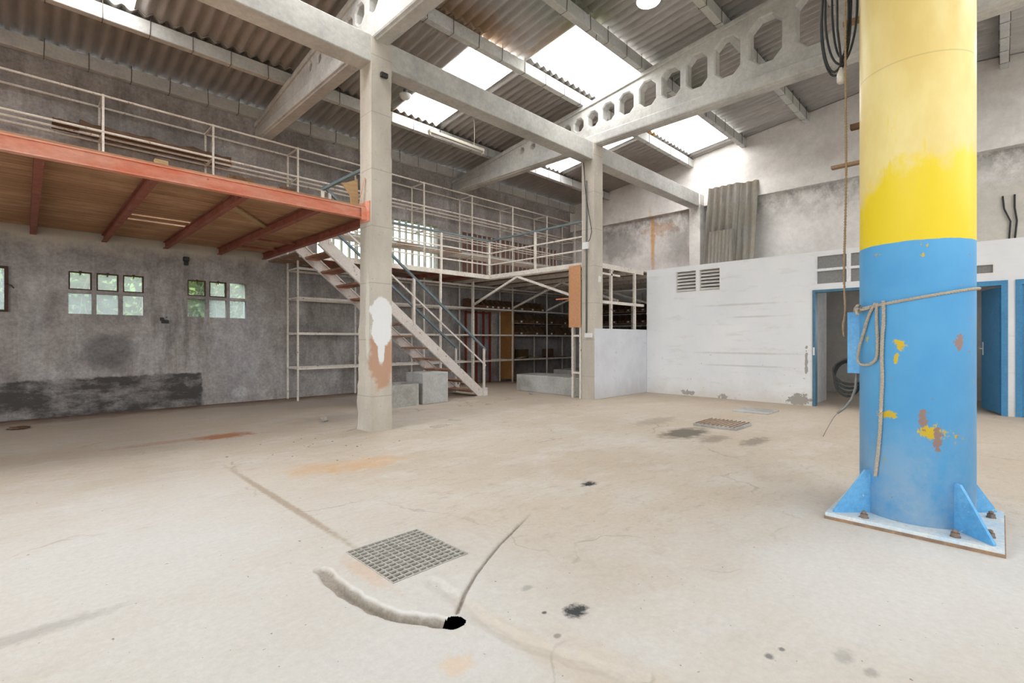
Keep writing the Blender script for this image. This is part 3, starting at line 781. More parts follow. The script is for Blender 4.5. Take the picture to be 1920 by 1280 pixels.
# ---------------------------------------------------------------- windows in the left wall
def small_window(n, W, sashes, milky):
    t = sempty('window_%d' % n, (W[0], YL, W[2]), 'small six pane window with concrete bars and rusty hinged sashes')
    x0, x1, z0, z1 = W; cw = (x1 - x0 - 2 * .056) / 3; zm = 1.965
    for i in range(2):
        xx = x0 + cw + i * (cw + .056); mb = MB(); mb.box(xx, xx + .056, YL + .005, YL + .12, z0, z1); build('mullion', mb, 'wall_left', t)
    mb = MB(); mb.box(x0, x1, YL + .002, YL + .123, zm - .027, zm + .027); build('transom', mb, 'wall_left', t)
    for r in range(2):
        for i in range(3):
            a = x0 + i * (cw + .056); b = a + cw; c, d = ((z0, zm - .027), (zm + .027, z1))[r]
            if r == 1 and i in sashes:
                s_ = MB(); w = .018
                for q in ((a, a + w, c, d), (b - w, b, c, d), (a + w, b - w, c, c + w), (a + w, b - w, d - w, d)): s_.box(q[0], q[1], YL + .012, YL + .045, q[2], q[3])
                so = build('sash', s_, 'sash', t)
                l_ = MB(); m = (a + b) / 2; l_.box(m - .018, m + .018, YL - .01, YL + .02, d - .02, d + .012); l_.box(m - .006, m + .006, YL - .016, YL + .0, d - .05, d)
                build('latch', l_, 'sash', so)
            g_ = MB(); g_.box(a, b, YL + .05, YL + .055, c, d)
            build('pane', g_, 'glass_milky' if (r == 0 and i in milky) else 'glass', t)
small_window(1, W1, (0, 1, 2), (0, 1))
small_window(2, W2, (0, 1), (0, 1, 2))
t = sempty('window_3', (W3[0], YL, W3[2]), 'blue tinted casement window with a dark iron frame')
mb = MB(); x0, x1, z0, z1 = W3
for q in ((x0, x0 + .04, z0, z1), (x1 - .04, x1, z0, z1), (x0 + .04, x1 - .04, z0, z0 + .03), (x0 + .04, x1 - .04, z1 - .03, z1), (x0 + .46, x0 + .49, z0 + .03, z1 - .03)): mb.box(q[0], q[1], YL - .03, YL + .06, q[2], q[3])
build('frame', mb, 'sash', t)
mb = MB(); mb.box(x0 + .04, x1 - .04, YL + .02, YL + .025, z0 + .03, z1 - .03); build('pane', mb, 'glass_milky', t)
mb = MB(); mb.tube([(x1 - .02, YL - .03, 2.02), (x1 + .03, YL - .07, 2.0), (x1 + .06, YL - .05, 1.96)], .008, 6); build('latch', mb, 'sash', t)

def barred_window(n, W, label, infill, step=.187):
    t = sempty('window_%d' % n, (W[0], YL, W[2]), label)
    x0, x1, z0, z1 = W; k = round((x1 - x0) / step); w = (x1 - x0) / k
    for i in range(1, k):
        mb = MB(); mb.box(x0 + i * w - .014, x0 + i * w + .014, YL + .005, YL + .09, z0, z1); build('mullion', mb, 'concrete' if infill == 'redboard' else 'purlin', t)
    zm = (z0 + z1) / 2
    mb = MB(); mb.box(x0, x1, YL + .004, YL + .095, zm - .03, zm + .03); build('transom', mb, 'purlin', t)
    for i in range(k):
        for c, d in ((z0, zm - .03), (zm + .03, z1)):
            mb = MB(); mb.box(x0 + i * w + .014, x0 + (i + 1) * w - .014, YL + .05, YL + .056, c, d)
            build('pane', mb, infill, t)
M['redboard'] = basic('red_brown_panel', (.25, .13, .095), (.18, .10, .075), 5, .85, rnd=.5)
barred_window(4, W4, 'tall narrow-barred window bright with daylight', 'glass')
barred_window(5, W5, 'narrow-barred window blocked with red brown panels', 'redboard')

# hedge outside
mb = MB()
for i in range(16000):
    x = R.uniform(-4, 5); z = R.uniform(.2, 3.1) ; y = 11.5 + R.uniform(0, .9) + .25 * noise.noise((x, z, 0))
    if z > 2.75 + .4 * noise.noise((x * 2, 0, 0)): continue
    s_ = R.uniform(.03, .075); a = Vector((R.uniform(-1, 1), R.uniform(-1, 1), R.uniform(-1, 1))).normalized(); b = a.orthogonal().normalized()
    c = Vector((x, y, z)); mb.quad(c - a * s_ * 1.6, c - b * s_ * .7, c + a * s_ * 1.6, c + b * s_ * .7)
bk = MB(); nb, mbk = 40, 14
for i in range(nb + 1):
    for j in range(mbk + 1):
        x = -8 + 18 * i / nb; f = j / mbk
        bk.v.append(Vector((x, 12.45 + 2.2 * f + .25 * noise.noise((x, f * 4, 1)), -.1 + 3.3 * f + .3 * noise.noise((x * .8, f * 3, 5)) * f)))
for i in range(nb):
    for j in range(mbk): a = i * (mbk + 1) + j; bk.f.append((a, a + 1, a + mbk + 2, a + mbk + 1)); bk.sm.append(True)
tag(build('grassy_bank', bk, 'grass'), 'overgrown green bank rising behind the hedge outside the small windows', 'bank')
o = build('hedge', mb, 'leaf', recalc=False); o['kind'] = 'stuff'; tag(o, 'green hedge growing outside the small wall windows', 'hedge')
for i in range(7):
    x = (.5, .85, 1.15, 1.55, 2.2, 2.6, 3.0)[i]; pts = [Vector((x + .1, 11.15, -.02))]
    for k in range(9): pts.append(pts[-1] + Vector((R.uniform(-.10, .10), R.uniform(-.03, .03), .29)))
    mb = MB(); mb.tube(pts, .008, 5)
    tag(build('vine_stem', mb, 'bark'), 'pale bare vine stem outside the small wall windows', 'vine', 'vine stems outside the windows')

# small fittings on left wall
mb = MB(); mb.box(2.015, 2.105, YL - .07, YL + .0, 2.60, 2.68).box(2.03, 2.09, YL - .09, YL - .0, 2.53, 2.60)
tag(build('black_wall_lamp', mb, 'black', bevel=.01), 'small black fitting on the grey wall just under the mezzanine joist', 'fitting')
mb = MB(); mb.box(1.70, 1.80, YL - .05, YL, 1.485, 1.54).box(1.68, 1.73, YL - .06, YL, 1.53, 1.585).box(1.765, 1.785, YL - .03, YL, 1.585, 1.60)
tag(build('black_socket', mb, 'black', bevel=.008), 'broken black socket on the grey wall between the two small windows', 'socket')

# ---------------------------------------------------------------- timber mezzanine with orange edge beam
MZ = 2.92
t = thing('timber_mezzanine', (0, 8, 2.76), 'timber mezzanine on red steel joists with an orange front beam', 'mezzanine')
mb = MB(); mb.ibeam((XF + .01, 5.90, MZ), (3.175, 5.90, MZ), .14, .075, .012, .01); build('edge_beam', mb, 'orange', t)
for x in (-2.4, -1.56, -.73, .10, .93, 1.76, 2.59, 3.37):
    mb = MB(); ya = 5.945 if x < 3 else 6.05
    mb.ibeam((x, ya, MZ - .012), (x, YL + .03, MZ - .012), .12, .07); build('joist', mb, 'redsteel', t)
y = 5.87; i = 0
while y < YL - .01:
    w = min(R.choice((.105, .12, .14)), YL - y)
    slit = (y < 8.82 < y + w + .0) or (y < 8.44 < y + w)
    xe = 3.18 if y < 6.05 else 3.405
    ends = [XF + .01, -1.56, .93, xe] if i % 2 else [XF + .01, -.73, 1.76, xe]
    for k in range(3):
        xa, xb = ends[k], ends[k + 1]
        if xb < -2.5: continue
        dz = R.uniform(0, .004)
        mb = MB()
        if slit:
            for p_, q_ in ((xa, 1.05), (1.80, xb)):
                p2, q2 = max(xa, min(p_, xb)), max(xa, min(q_, xb))
                if q2 - p2 > .05: mb.box(p2 + .002, q2 - .002, y + .002, y + w - .003, MZ + dz, MZ + .018 + dz)
        else: mb.box(xa + .002, xb - .002, y + .003, y + w - .005, MZ + dz, MZ + .018 + dz)
        if mb.v: build('plank', mb, 'plank', t)
    y += w; i += 1
mb = MB(); mb.bar((1.86, 6.9, MZ - .02), (2.66, 7.95, MZ - .02), .09, .025); build('batten', mb, 'palewood', t)
for yy in (8.7, 9.55):
    mb = MB(); mb.box(2.6, 3.36, yy - .025, yy + .025, MZ - .07, MZ - .04); build('noggin', mb, 'redsteel', t)
mb = MB(); mb.box(3.165, 3.18, 5.78, 6.02, 2.74, 3.0).box(3.10, 3.18, 5.85, 5.865, 2.76, 2.92); build('bracket', mb, 'orange', t)
mb = MB(); mb.bar((3.10, 5.93, 2.95), (3.165, 5.90, 3.32), .025, .008); build('strap', mb, 'orange', t)
mb = MB(); mb.prism([(2.93, 3.24), (3.0, 3.26), (3.15, 3.34), (3.165, 2.938), (3.06, 2.938), (3.05, 3.10)], 'y', 6.06, 6.08)
tag(build('broken_board', mb, 'palewood'), 'broken plywood scrap leaning on the column at the mezzanine edge', 'board')
for (xa, xb, h, dy, m_, lb) in ((.92, 1.03, .05, .06, 'palewood', 'small pale timber block lying on the mezzanine edge'),
                        (1.58, 1.82, .05, .10, 'bin', 'ragged brown timber chunk on the mezzanine edge beside a rack post'),
                        (2.10, 2.28, .045, .09, 'darkwood', 'dark splintered timber chunk on the mezzanine edge towards the column')):
    mb = MB(); n = 8
    for i in range(n + 1):
        f = i / n; x = xa + (xb - xa) * f
        for (yy, zz) in ((0, 0), (1, 0), (1, 1), (0, 1)):
            j_ = 0 if m_ == 'palewood' else R.uniform(-.012, .012)
            mb.v.append(Vector((x, 5.92 + dy * yy + j_, MZ + .023 + max(0, h * zz + (j_ if zz else 0)))))
    for i in range(n):
        for j in range(4): mb.f.append((i * 4 + j, i * 4 + (j + 1) % 4, i * 4 + 4 + (j + 1) % 4, i * 4 + 4 + j)); mb.sm.append(False)
    mb.f += [(3, 2, 1, 0), (n * 4, n * 4 + 1, n * 4 + 2, n * 4 + 3)]; mb.sm += [False, False]
    tag(build('timber_offcut', mb, m_), lb, 'wood')

# ---------------------------------------------------------------- storage rack of pipes along the left wall
RF, RB = 9.73, 10.25
sta = [-.62, .863, 2.345, 3.80, 5.27, 6.76, 8.26, 9.75, 11.23, 12.6]
t = thing('pipe_rack', (6, 10, 0), 'long white steel pipe rack standing along the grey wall through the mezzanine', 'rack')
for x in sta:
    z0 = MZ + .015 if x < 3.7 else 0
    for yy in (RF, RB):
        mb = MB(); mb.box(x - .015, x + .015, yy - .015, yy + .015, z0, 4.96); build('upright', mb, 'white_steel', t)
    zz = [4.94, 4.36] if x < 3.7 else [4.94, 4.36, 3.80, 3.38, 2.60, 2.02, 1.32, .63]
    for z in zz:
        mb = MB(); mb.box(x - .014, x + .014, RF, RB, z - .014, z + .014); build('cross_bar', mb, 'white_steel', t)
XA = -1.4
for yy in (RF, RB):
    mb = MB(); mb.tube([(XA, yy, 4.94), (12.9, yy, 4.94)], .018, 8); build('rail', mb, 'white_steel', t)
for yy in (RF, (RF + RB) / 2, RB):
    mb = MB(); mb.tube([(XA, yy, 4.385), (12.9, yy, 4.385)], .02, 8); build('rail', mb, 'white_steel', t)
    mb = MB(); mb.tube([(3.8, yy, 3.82), (12.6, yy, 3.82)], .018, 8); build('rail', mb, 'white_steel', t)
for k in range(7):
    yy = RF + (RB - RF) * k / 6
    mb = MB(); mb.tube([(3.8, yy, 3.40), (12.6, yy, 3.40)], .015, 6); build('rail', mb, 'white_steel', t)
for z in (2.60, 2.02, 1.32, .63):
    for i in range(3, 9):
        xa, xb = sta[i], sta[i + 1]
        if i < 6 or z != .0:
            for yy in (RF, RB):
                mb = MB(); mb.box(xa, xb, yy - .018, yy + .018, z - .022, z + .022); build('shelf_rail', mb, 'white_steel', t)
        if i >= 6 and z in (2.02, 1.32, .63) and not (i == 6 and z < 2):
            mb = MB(); mb.box(xa + .02, xb - .02, RF + .02, RB - .02, z + .0, z + .018); build('shelf_board', mb, 'deck', t)
        if i < 6 and z == 2.02 and i != 3:
            pass
mb = MB(); mb.box(9.77, 9.79, RF - .03, RB + .06, .08, 2.02)
build('end_panel', mb, 'osb', t)['label'] = 'brown fibreboard end panel'
mb = MB()
for i in range(4):
    mb.box(.60 + i * .02, 2.72 - i * .1, RF + .06 + i * .11, RF + .15 + i * .11, 4.408, 4.43)
for nm, (xa, xb, ya, yb, h), mt, lb in (('old_plank', (.90, 2.30, 9.755, 9.98, .06), 'darkwood', 'brown weathered plank lying along the front of the pipe rack over the mezzanine'),
                                   ('old_plank', (.62, 2.72, 10.06, 10.18, .20), 'darkwood', 'thick dark rotten plank on edge at the back of the pipe rack'),
                                   ('old_plank', (.30, .60, 9.80, 10.20, .06), 'bin', 'short ragged board end on the pipe rack beside a post')):
    mb = MB(); n = 14; mb.v = []
    for i in range(n + 1):
        x = xa + (xb - xa) * i / n; w1 = R.uniform(0, .02); w2 = R.uniform(0, .02); hh = h * R.uniform(.7, 1.05)
        mb.v += [Vector((x, ya + w1, 4.405)), Vector((x, yb - w2, 4.405)), Vector((x, yb - w2, 4.405 + hh)), Vector((x, ya + w1, 4.405 + hh))]
    for i in range(n):
        for j in range(4): mb.f.append((i * 4 + j, i * 4 + (j + 1) % 4, i * 4 + 4 + (j + 1) % 4, i * 4 + 4 + j)); mb.sm.append(False)
    mb.f += [(3, 2, 1, 0), (n * 4, n * 4 + 1, n * 4 + 2, n * 4 + 3)]; mb.sm += [False, False]
    tag(build(nm, mb, mt), lb, 'plank')
for i, (x, m_) in enumerate(((7.5, 'palewood'), (6.2, 'tread'))):
    mb = MB()
    for k in range(5):
        mb.bar((x + R.uniform(-.2, .05), RF + .1 * k, 3.425 + .008 * k), (x + R.uniform(.25, .45), RF + .1 * k + R.uniform(-.05, .05), 3.43 + .008 * k), .07, .014)
    M['rustscrap'] = M.get('rustscrap') or basic('rusty_scrap', (.42, .20, .08), (.30, .15, .09), 14, .85)
    o = build('scrap_strip_bundle', mb, 'rustscrap')
    tag(o, ('bundle of rust orange strips on the rack behind the platform railing', 'bundle of brown strips on the rack before the bright window')[i], 'scrap')

# ---------------------------------------------------------------- steel platform
PZ = 2.68; PT = 2.78; YP = 8.89; XP = 8.10
t = thing('steel_platform', (9, 8, 0), 'white edged steel platform with railing above the storage shelves', 'platform')
for a_, b_ in (((3.5, YP, 0), (XP, YP, 0)), ((XP, YP, 0), (XP, 6.02, 0)), ((8.33, 5.83, 0), (XW + .005, 5.83, 0))):
    mb = MB(); mb.bar(Vector(a_) + Vector((0, 0, PZ + .05)), Vector(b_) + Vector((0, 0, PZ + .05)), .05, .10); build('edge_channel', mb, 'white_steel', t)
for x in (4.3, 5.5, 6.7, 7.5):
    mb = MB(); mb.box(x - .03, x + .03, YP, YL, PZ - .01, PZ + .07); build('joist', mb, 'redsteel', t)
for x in (8.14, 8.9, 9.70, 10.5, 11.18, 11.9, 12.55):
    y0 = 6.02 if x < 8.3 else 5.85 if x < XW else 5.75
    mb = MB(); mb.box(x - .03, x + .03, y0, YL, PZ - .02, PZ + .07); build('joist', mb, 'white_steel', t)
SLOT = .015     # the rack uprights come up through open joints between the boards
spans = [(5.86, 6.03), (6.03, YP), (YP, RF - SLOT), (RF + SLOT, RB - SLOT), (RB + SLOT, YL)]
for ya, yb in spans:
    n = max(1, round((yb - ya) / .28)); w = (yb - ya) / n
    for k in range(n):
        xa = 8.33 if yb <= 6.03 else 3.46 if ya >= YP - .01 else XP
        a_ = ya + k * w + (.003 if k else 0); b_ = ya + (k + 1) * w - (.003 if k < n - 1 else 0)
        mb = MB(); mb.box(xa, XR + .1, a_, b_, PZ + .07, PT); build('deck_board', mb, 'deck', t)
for p in ((6.62, YP), (XP, 9.5), (XP, 6.27), (9.75, 8.8)):
    if p == (9.75, 8.8): continue
    mb = MB(); mb.box(p[0] - .022, p[0] + .022, p[1] - .022, p[1] + .022, 0, PZ); build('post', mb, 'white_steel', t)
for x, ye in ((XP, 9.5), (9.745, 9.72), (11.215, 9.72)):
    mb = MB(); mb.bar((x, ye, 2.08), (x, 7.92, PZ - .02), .04, .05); build('brace', mb, 'white_steel', t)
    mb = MB(); mb.bar((x, 7.92, PZ - .02), (x, 6.27, 2.10), .04, .05); build('brace', mb, 'white_steel', t)
mb = MB(); mb.box(XP - .02, XP + .02, 6.27, 6.75, 2.05, 2.075); build('tie_bar', mb, 'orange', t)['label'] = 'short red tie bar'
# railing
RZ = 3.62
for p in ((6.64, YP), (XP, YP), (XP, 7.36), (4.9, YP)):
    mb = MB(); mb.box(p[0] - .022, p[0] + .022, p[1] - .022, p[1] + .022, PT - .1, RZ - .02); build('railing_post', mb, 'white_steel', t)
for a_, b_ in (((4.5, YP), (XP, YP)), ((XP, YP), (XP, 6.04))):
    mb = MB(); mb.bar((*a_, RZ), (*b_, RZ), .05, .035); build('handrail', mb, 'teal', t)
    for z in (3.31, 3.03):
        mb = MB(); mb.bar((*a_, z), (*b_, z), .025, .03); build('mid_rail', mb, 'white_steel', t)
# frame over the low wall
for x in (8.78, 9.72):
    mb = MB(); mb.box(x - .028, x + .028, 5.80, 5.85, 1.42, PZ); build('frame_post', mb, 'white_steel', t)
mb = MB(); mb.box(8.34, XW, 5.79, 5.84, 1.95, 2.01); build('frame_rail', mb, 'white_steel', t)
mb = MB(); mb.box(8.34, 9.1, 5.80, 5.84, 2.55, 2.59); build('frame_rail', mb, 'white_steel', t)
# ladder-like frame beside the column
lf = thing('narrow_steel_frame', (8.1, 6.2, 0), 'narrow white steel ladder frame standing against the conduit column', 'frame')
for yy in (6.26, 6.06):
    mb = MB(); mb.box(8.02, 8.06, yy - .02, yy + .02, 0, 1.52); build('stile', mb, 'white_steel', lf)
for z in (1.28, .52):
    mb = MB(); mb.box(8.025, 8.055, 6.06, 6.26, z - .02, z + .02); build('rung', mb, 'white_steel', lf)
mb = MB(); mb.box(8.001, 8.021, 6.035, 6.335, 1.45, 2.72)
tag(build('hanging_board', mb, 'hung_board'), 'tall orange brown board fixed beside the conduit column', 'board')

# back shelf along end wall
t = thing('back_shelf', (12.9, 7.8, 0), 'white steel shelf against the end wall under the platform', 'shelf')
for yy in (9.2, 7.6, 6.1):
    for x in (12.55, 13.1):
        mb = MB(); mb.box(x - .02, x + .02, yy - .02, yy + .02, 0, 2.6); build('upright', mb, 'white_steel', t)
for z in (.63, 1.32, 1.68, 2.02):
    mb = MB(); mb.box(12.53, 13.12, 6.08, 9.22, z - .022, z + .0); build('shelf_board', mb, 'deck', t)

# ---------------------------------------------------------------- parts bins on the shelves
def bin_proto(w, d, h):
    side = MB()
    parts = []
    m1 = MB(); m1.box(0, w, 0, d, 0, .01); m1.box(0, w, d - .01, d, 0, h); m1.box(0, w, 0, .012, 0, .075)
    m1.prism([(0, 0), (d, 0), (d, h), (d * .45, h), (0, .075)], 'x', 0, .012)
    m1.prism([(0, 0), (d, 0), (d, h), (d * .45, h), (0, .075)], 'x', w - .012, w)
    m2 = MB(); m2.box(w * .33, w * .66, -.004, 0, .018, .062)
    return m1, m2
bm1, bm2 = bin_proto(.20, .40, .26)
b0 = build('body', bm1, 'bin', origin=(0, 0, 0)); l0 = build('paper_tag', bm2, 'paper', origin=(0, 0, 0))
bin_me, tag_me = b0.data, l0.data
for o in (b0, l0): bpy.data.objects.remove(o)
def put_bin(loc, rz, label, group, tagged):
    e = thing('parts_bin', loc, label, 'bin', group); e.rotation_euler.z = rz
    c = bpy.data.objects.new('body', bin_me); c.parent = e; COL.objects.link(c)
    if tagged: c2 = bpy.data.objects.new('paper_tag', tag_me); c2.parent = e; COL.objects.link(c2)
for i in range(7): put_bin((8.32 + i * .203, RF + .03, 2.04), 0, '%s parts bin out from the fibreboard panel on the shelf above the red frame' % ORD[6 - i], 'bins on the high shelf', i > 1)
for i in range(6): put_bin((9.85 + i * .225, RF + .03, 2.04), 0, '%s dark parts bin out from the fibreboard panel on the top bin shelf' % ORD[i], 'bins on the top shelf', i % 2)
for z, lv in ((1.34, 'lowest'), (1.68, 'middle')):
    q = 0
    for i in range(12):
        x = 9.83 + i * .222
        if x > 12.3 or abs(x + .1 - 11.23) < .12: continue
        put_bin((x, RF + .03, z), 0, '%s dark parts bin out from the fibreboard panel on the %s bin shelf' % (ORD[q], lv), 'bins on the %s shelf' % lv, i % 3 == 1); q += 1
mb = MB()
for xa, xb in ((9.79, 11.2), (11.25, 12.58)):
    mb = MB(); mb.box(xa + .02, xb - .02, RF + .022, RB - .022, 1.655, 1.68)
    tag(build('loose_shelf_board', mb, 'deck'), 'loose board under the middle row of bins, %s' % ('next to the fibreboard panel' if xa < 10 else 'beyond the rack upright, towards the end wall'), 'board')
for z, lv in ((1.325, 'lower'), (1.685, 'middle'), (2.025, 'upper')):
    for i in range(8): put_bin((12.59, 9.05 - i * .24, z), -math.pi / 2, '%s parts bin out from the grey wall, %s board of the end wall shelf' % (ORD[i], lv), 'bins on the end wall shelf', i % 2)
for i in range(16):
    x = 10.04 + i * .150; mb = MB(); a_ = R.uniform(-.5, .5)
    z = .652 + .012 * (i % 5)
    z = .652 + .014 * (i % 5); mb.bar((x - .10, RF + .06 + R.uniform(0, .05), z + .007), (x + .14, RF + .24 + R.uniform(0, .05), z + .007), R.uniform(.08, .16), .012)
    if x < 12.4: tag(build('scrap_board', mb, R.choice(('bin', 'darkwood', 'palewood', 'bin'))), 'loose brown board scrap heaped on the lowest shelf', 'board', 'board scraps on the lowest shelf')
for x, w, h in ((10.35, .42, .26), (11.55, .38, .26)):
    mb = MB(); mb.box(x, x + w, 10.06, 10.22, .652, .652 + h)
    tag(build('brown_box', mb, 'bin', bevel=.006), 'plain brown box at the back of the lowest shelf, %s' % ('closer to the fibreboard panel' if x < 11 else 'closer to the end wall'), 'box')

# red frame leaning against wall behind the stair foot
t = thing('red_metal_frame', (8.6, 10.2, 0), 'dark red metal frame standing against the grey wall behind the stair foot', 'frame')
for x in (8.42, 8.80, 9.06, 9.30):
    mb = MB(); mb.box(x - .025, x + .025, 10.16, 10.21, 0, 1.98); build('upright', mb, 'redframe', t)
for z in (1.94, 1.32, .62):
    mb = MB(); mb.box(8.42, 9.30, 10.165, 10.205, z - .02, z + .02); build('cross_bar', mb, 'redframe', t)

# ---------------------------------------------------------------- staircase
SY0, SY1 = 7.86, 8.82; SX0, SX1 = 3.47, 7.03; SZ = 2.93
t = thing('steel_staircase', (5.2, 8.4, 0), 'white steel staircase with brown timber treads and teal handrails', 'stairs')
dirv = Vector((SX1 - SX0, 0, -(SZ - .06))).normalized(); up = Vector((-dirv.z, 0, dirv.x))
A = Vector((SX0, 0, SZ - .02)); B = Vector((SX1, 0, .06))
for yy, s_ in ((SY0, 1), (SY1, -1)):
    # channel section cut plumb against the joist face and level with the planks
    slope = dirv.z / dirv.x; XJ, ZJ = 3.403, MZ + .018
    def strip(o1, o2, y0_, y1_):
        z_ = lambda x, o: (A + up * o).z + (x - (A + up * o).x) * slope
        zt, zb = z_(XJ, o2), z_(XJ, o1)
        pts = [(XJ, zt)] if zt <= ZJ else [(XJ + (zt - ZJ) / -slope, ZJ)]
        e1, e2 = B + up * o1, B + up * o2
        pts += [(e2.x, e2.z), (e1.x, e1.z)]
        if zb < ZJ: pts += [(XJ, zb)] + ([(XJ, ZJ)] if zt > ZJ else [])
        else: pts += [(XJ + (zb - ZJ) / -slope, ZJ)]
        mb.prism(pts, 'y', y0_, y1_)
    mb = MB()
    strip(-.16, .02, yy - .006, yy + .006)
    for o_ in (.014, -.166): strip(o_, o_ + .012, *sorted((yy, yy + s_ * .05)))
    build('stringer', mb, 'stair_steel', t)
    mb = MB(); mb.box(SX1 - .06, SX1 + .05, yy - .035, yy + .035, 0, .17); build('foot', mb, 'stair_steel', t)
NS = 12
for i in range(NS):
    f = (i + 1) / (NS + .6); z = SZ * (1 - f) - .02; x = SX0 + (SX1 - SX0) * f - .06
    mb = MB(); mb.box(x - .13, x + .13, SY0 + .005, SY1 - .005, z - .035, z); tr = build('tread', mb, 'tread', t)
    mb = MB()
    for yy in (SY0 + .03, SY1 - .03): mb.box(x - .10, x + .10, yy - .02, yy + .02, z - .045, z - .033)
    build('tread_bracket', mb, 'orange' if i < 4 else 'stair_steel', tr)
hr = .86
for yy, nm in ((SY0, 'near'), (SY1, 'far')):
    a_ = Vector((SX0 + .01, yy, SZ + .02 + hr - .09)); b_ = Vector((SX1 + .03, yy, .98))
    mb = MB(); mb.bar(a_, b_, .045, .04, up); build('handrail', mb, 'teal', t)
    if yy == SY0:
        mb = MB(); mb.bar(a_ - Vector((0, 0, .38)), b_ - Vector((0, 0, .34)), .02, .03, up); build('mid_rail', mb, 'stair_steel', t)
    for f in (.03, .49, .985):
        p = a_.lerp(b_, f); zb = (A.lerp(B, f)).z if f < .9 else 0
        mb = MB(); mb.box(p.x - .02, p.x + .02, yy - .02, yy + .02, max(0, zb - .05), p.z - .01); build('railing_post', mb, 'stair_steel', t)
# guard rail at the head of the stair
t = thing('guard_rail', (3.5, 7, MZ + .03), 'teal topped guard rail from the stair head to the white-patched column', 'railing')
mb = MB(); mb.bar((3.47, 7.86, 3.66), (3.47, 6.04, 3.66), .045, .04); build('handrail', mb, 'teal', t)
for yy in (7.86,):
    mb = MB(); mb.box(3.45, 3.49, yy - .02, yy + .02, MZ - .02, 3.65); build('post', mb, 'white_steel', t)

# concrete blocks
mb = MB(); mb.box(5.21, 5.79, 7.53, 8.10, 0, .58)
tag(build('concrete_block', mb, 'block', bevel=.012), 'square concrete block beside the stairs, taller than the hollow box next to it', 'block')
mb = MB(); x0, x1, y0, y1, h = 4.42, 5.11, 7.52, 8.05, .40
mb.box(x0, x1, y0, y0 + .06, 0, h); mb.box(x0, x1, y1 - .06, y1, 0, h); mb.box(x0, x0 + .06, y0 + .06, y1 - .06, 0, h); mb.box(x1 - .06, x1, y0 + .06, y1 - .06, 0, h); mb.box(x0 + .05, x1 - .05, y0 + .05, y1 - .05, 0, .05)
tag(build('hollow_concrete_box', mb, 'block'), 'low hollow concrete box open at the top behind the white-patched column', 'box')
mb = MB(); mb.prism([(8.25, 6.04), (8.25, 8.10), (8.95, 8.10), (9.2, 7.2), (9.2, 6.04)], 'z', 0, .385)
tag(build('concrete_plinth', mb, 'block', bevel=.012), 'low wide concrete plinth on the floor in front of the bins', 'plinth')
mb = MB(); mb.box(9.9, 11.4, 6.3, 8.35, 0, .42)
tag(build('concrete_plinth', mb, 'block', bevel=.012), 'second concrete plinth behind the low wide one', 'plinth')

# ---------------------------------------------------------------- electrics on the conduit column
mb = MB(); mb.tube([(8.02, 5.90, 4.4), (8.02, 5.90, 3.2), (8.02, 5.90, 1.3)], .016, 8)
tag(build('conduit', mb, 'conduit'), 'grey vertical conduit on the shadow side of the column by the low wall', 'conduit')
mb = MB(); mb.tube([(8.028, 5.98, 4.81), (8.025, 5.95, 4.5), (7.998, 5.92, 4.3), (7.996, 5.88, 4.0), (8.00, 5.78, 3.5), (8.00, 5.76, 3.35), (8.00, 5.80, 3.2), (8.00, 5.865, 3.15)], .007, 6)
tag(build('black_cable', mb, 'black'), 'black cable looping into the white junction box on the column', 'cable')
mb = MB(); mb.box(7.985, 8.04, 5.84, 5.98, 3.02, 3.16)
tag(build('junction_box', mb, 'plastic', bevel=.008), 'white junction box on the conduit', 'box')
mb = MB(); mb.box(7.99, 8.04, 5.76, 5.93, 1.24, 1.33)
tag(build('socket_box', mb, 'plastic', bevel=.008), 'white double socket low on the conduit column', 'socket')
t = thing('light_switch', (8.22, 5.725, 2.36), 'small white light switch on the lit face of the conduit column', 'switch')
mb = MB(); mb.box(8.18, 8.26, 5.712, 5.735, 2.36, 2.48); build('plate', mb, 'plastic', t)
mb = MB(); mb.box(8.205, 8.235, 5.705, 5.713, 2.40, 2.44); build('rocker', mb, 'plastic', t)
mb = MB(); mb.box(3.30, 3.40, 5.70, 5.75, 4.64, 4.70).box(3.32, 3.38, 5.68, 5.72, 4.625, 4.655)
tag(build('black_sensor', mb, 'black', bevel=.008), 'small black sensor high on the white-patched column', 'sensor')

# ---------------------------------------------------------------- lamps
t = thing('ceiling_lamp', (6.50, 3.66, 6.18), 'lit round ceiling lamp glowing white under the roof', 'lamp')
mb = MB(); mb.lathe((6.50, 3.66, 6.18), [(.17, 0), (.185, .01), (.185, .05), (.14, .12), (.06, .20), (.05, .30)]); build('housing', mb, 'lampwhite', t)
mb = MB(); mb.lathe((6.50, 3.66, 6.165), [(.05, -.012), (.12, -.006), (.165, .004), (.17, .018)]); build('lens', mb, 'lens', t)
t = thing('dome_lamp', (5.13, 8.0, 5.78), 'small unlit white dome lamp on the roof beside a bright skylight', 'lamp')
mb = MB(); mb.lathe((5.13, 8.0, 5.80), [(.02, -.045), (.06, -.035), (.10, 0), (.115, .03), (.115, .05)]); build('dome', mb, 'lampwhite', t)
mb = MB(); mb.lathe((5.13, 8.0, 5.85), [(.04, 0), (.04, .09)], 12); build('stem', mb, 'conduit', t)
t = thing('tube_light', (6.4, 8.0, 5.25), 'long cream fluorescent batten hanging on two chains below a purlin', 'lamp')
mb = MB(); mb.box(5.67, 7.11, 7.955, 8.045, 5.30, 5.36); build('housing', mb, 'batten', t, bevel=.008)
mb = MB(); mb.tube([(5.72, 8.0, 5.278), (7.06, 8.0, 5.278)], .016, 10); build('tube', mb, 'plastic', t)
for x in (5.69, 7.09):
    mb = MB(); mb.box(x - .015, x + .015, 7.97, 8.03, 5.25, 5.305); build('end_cap', mb, 'batten', t)
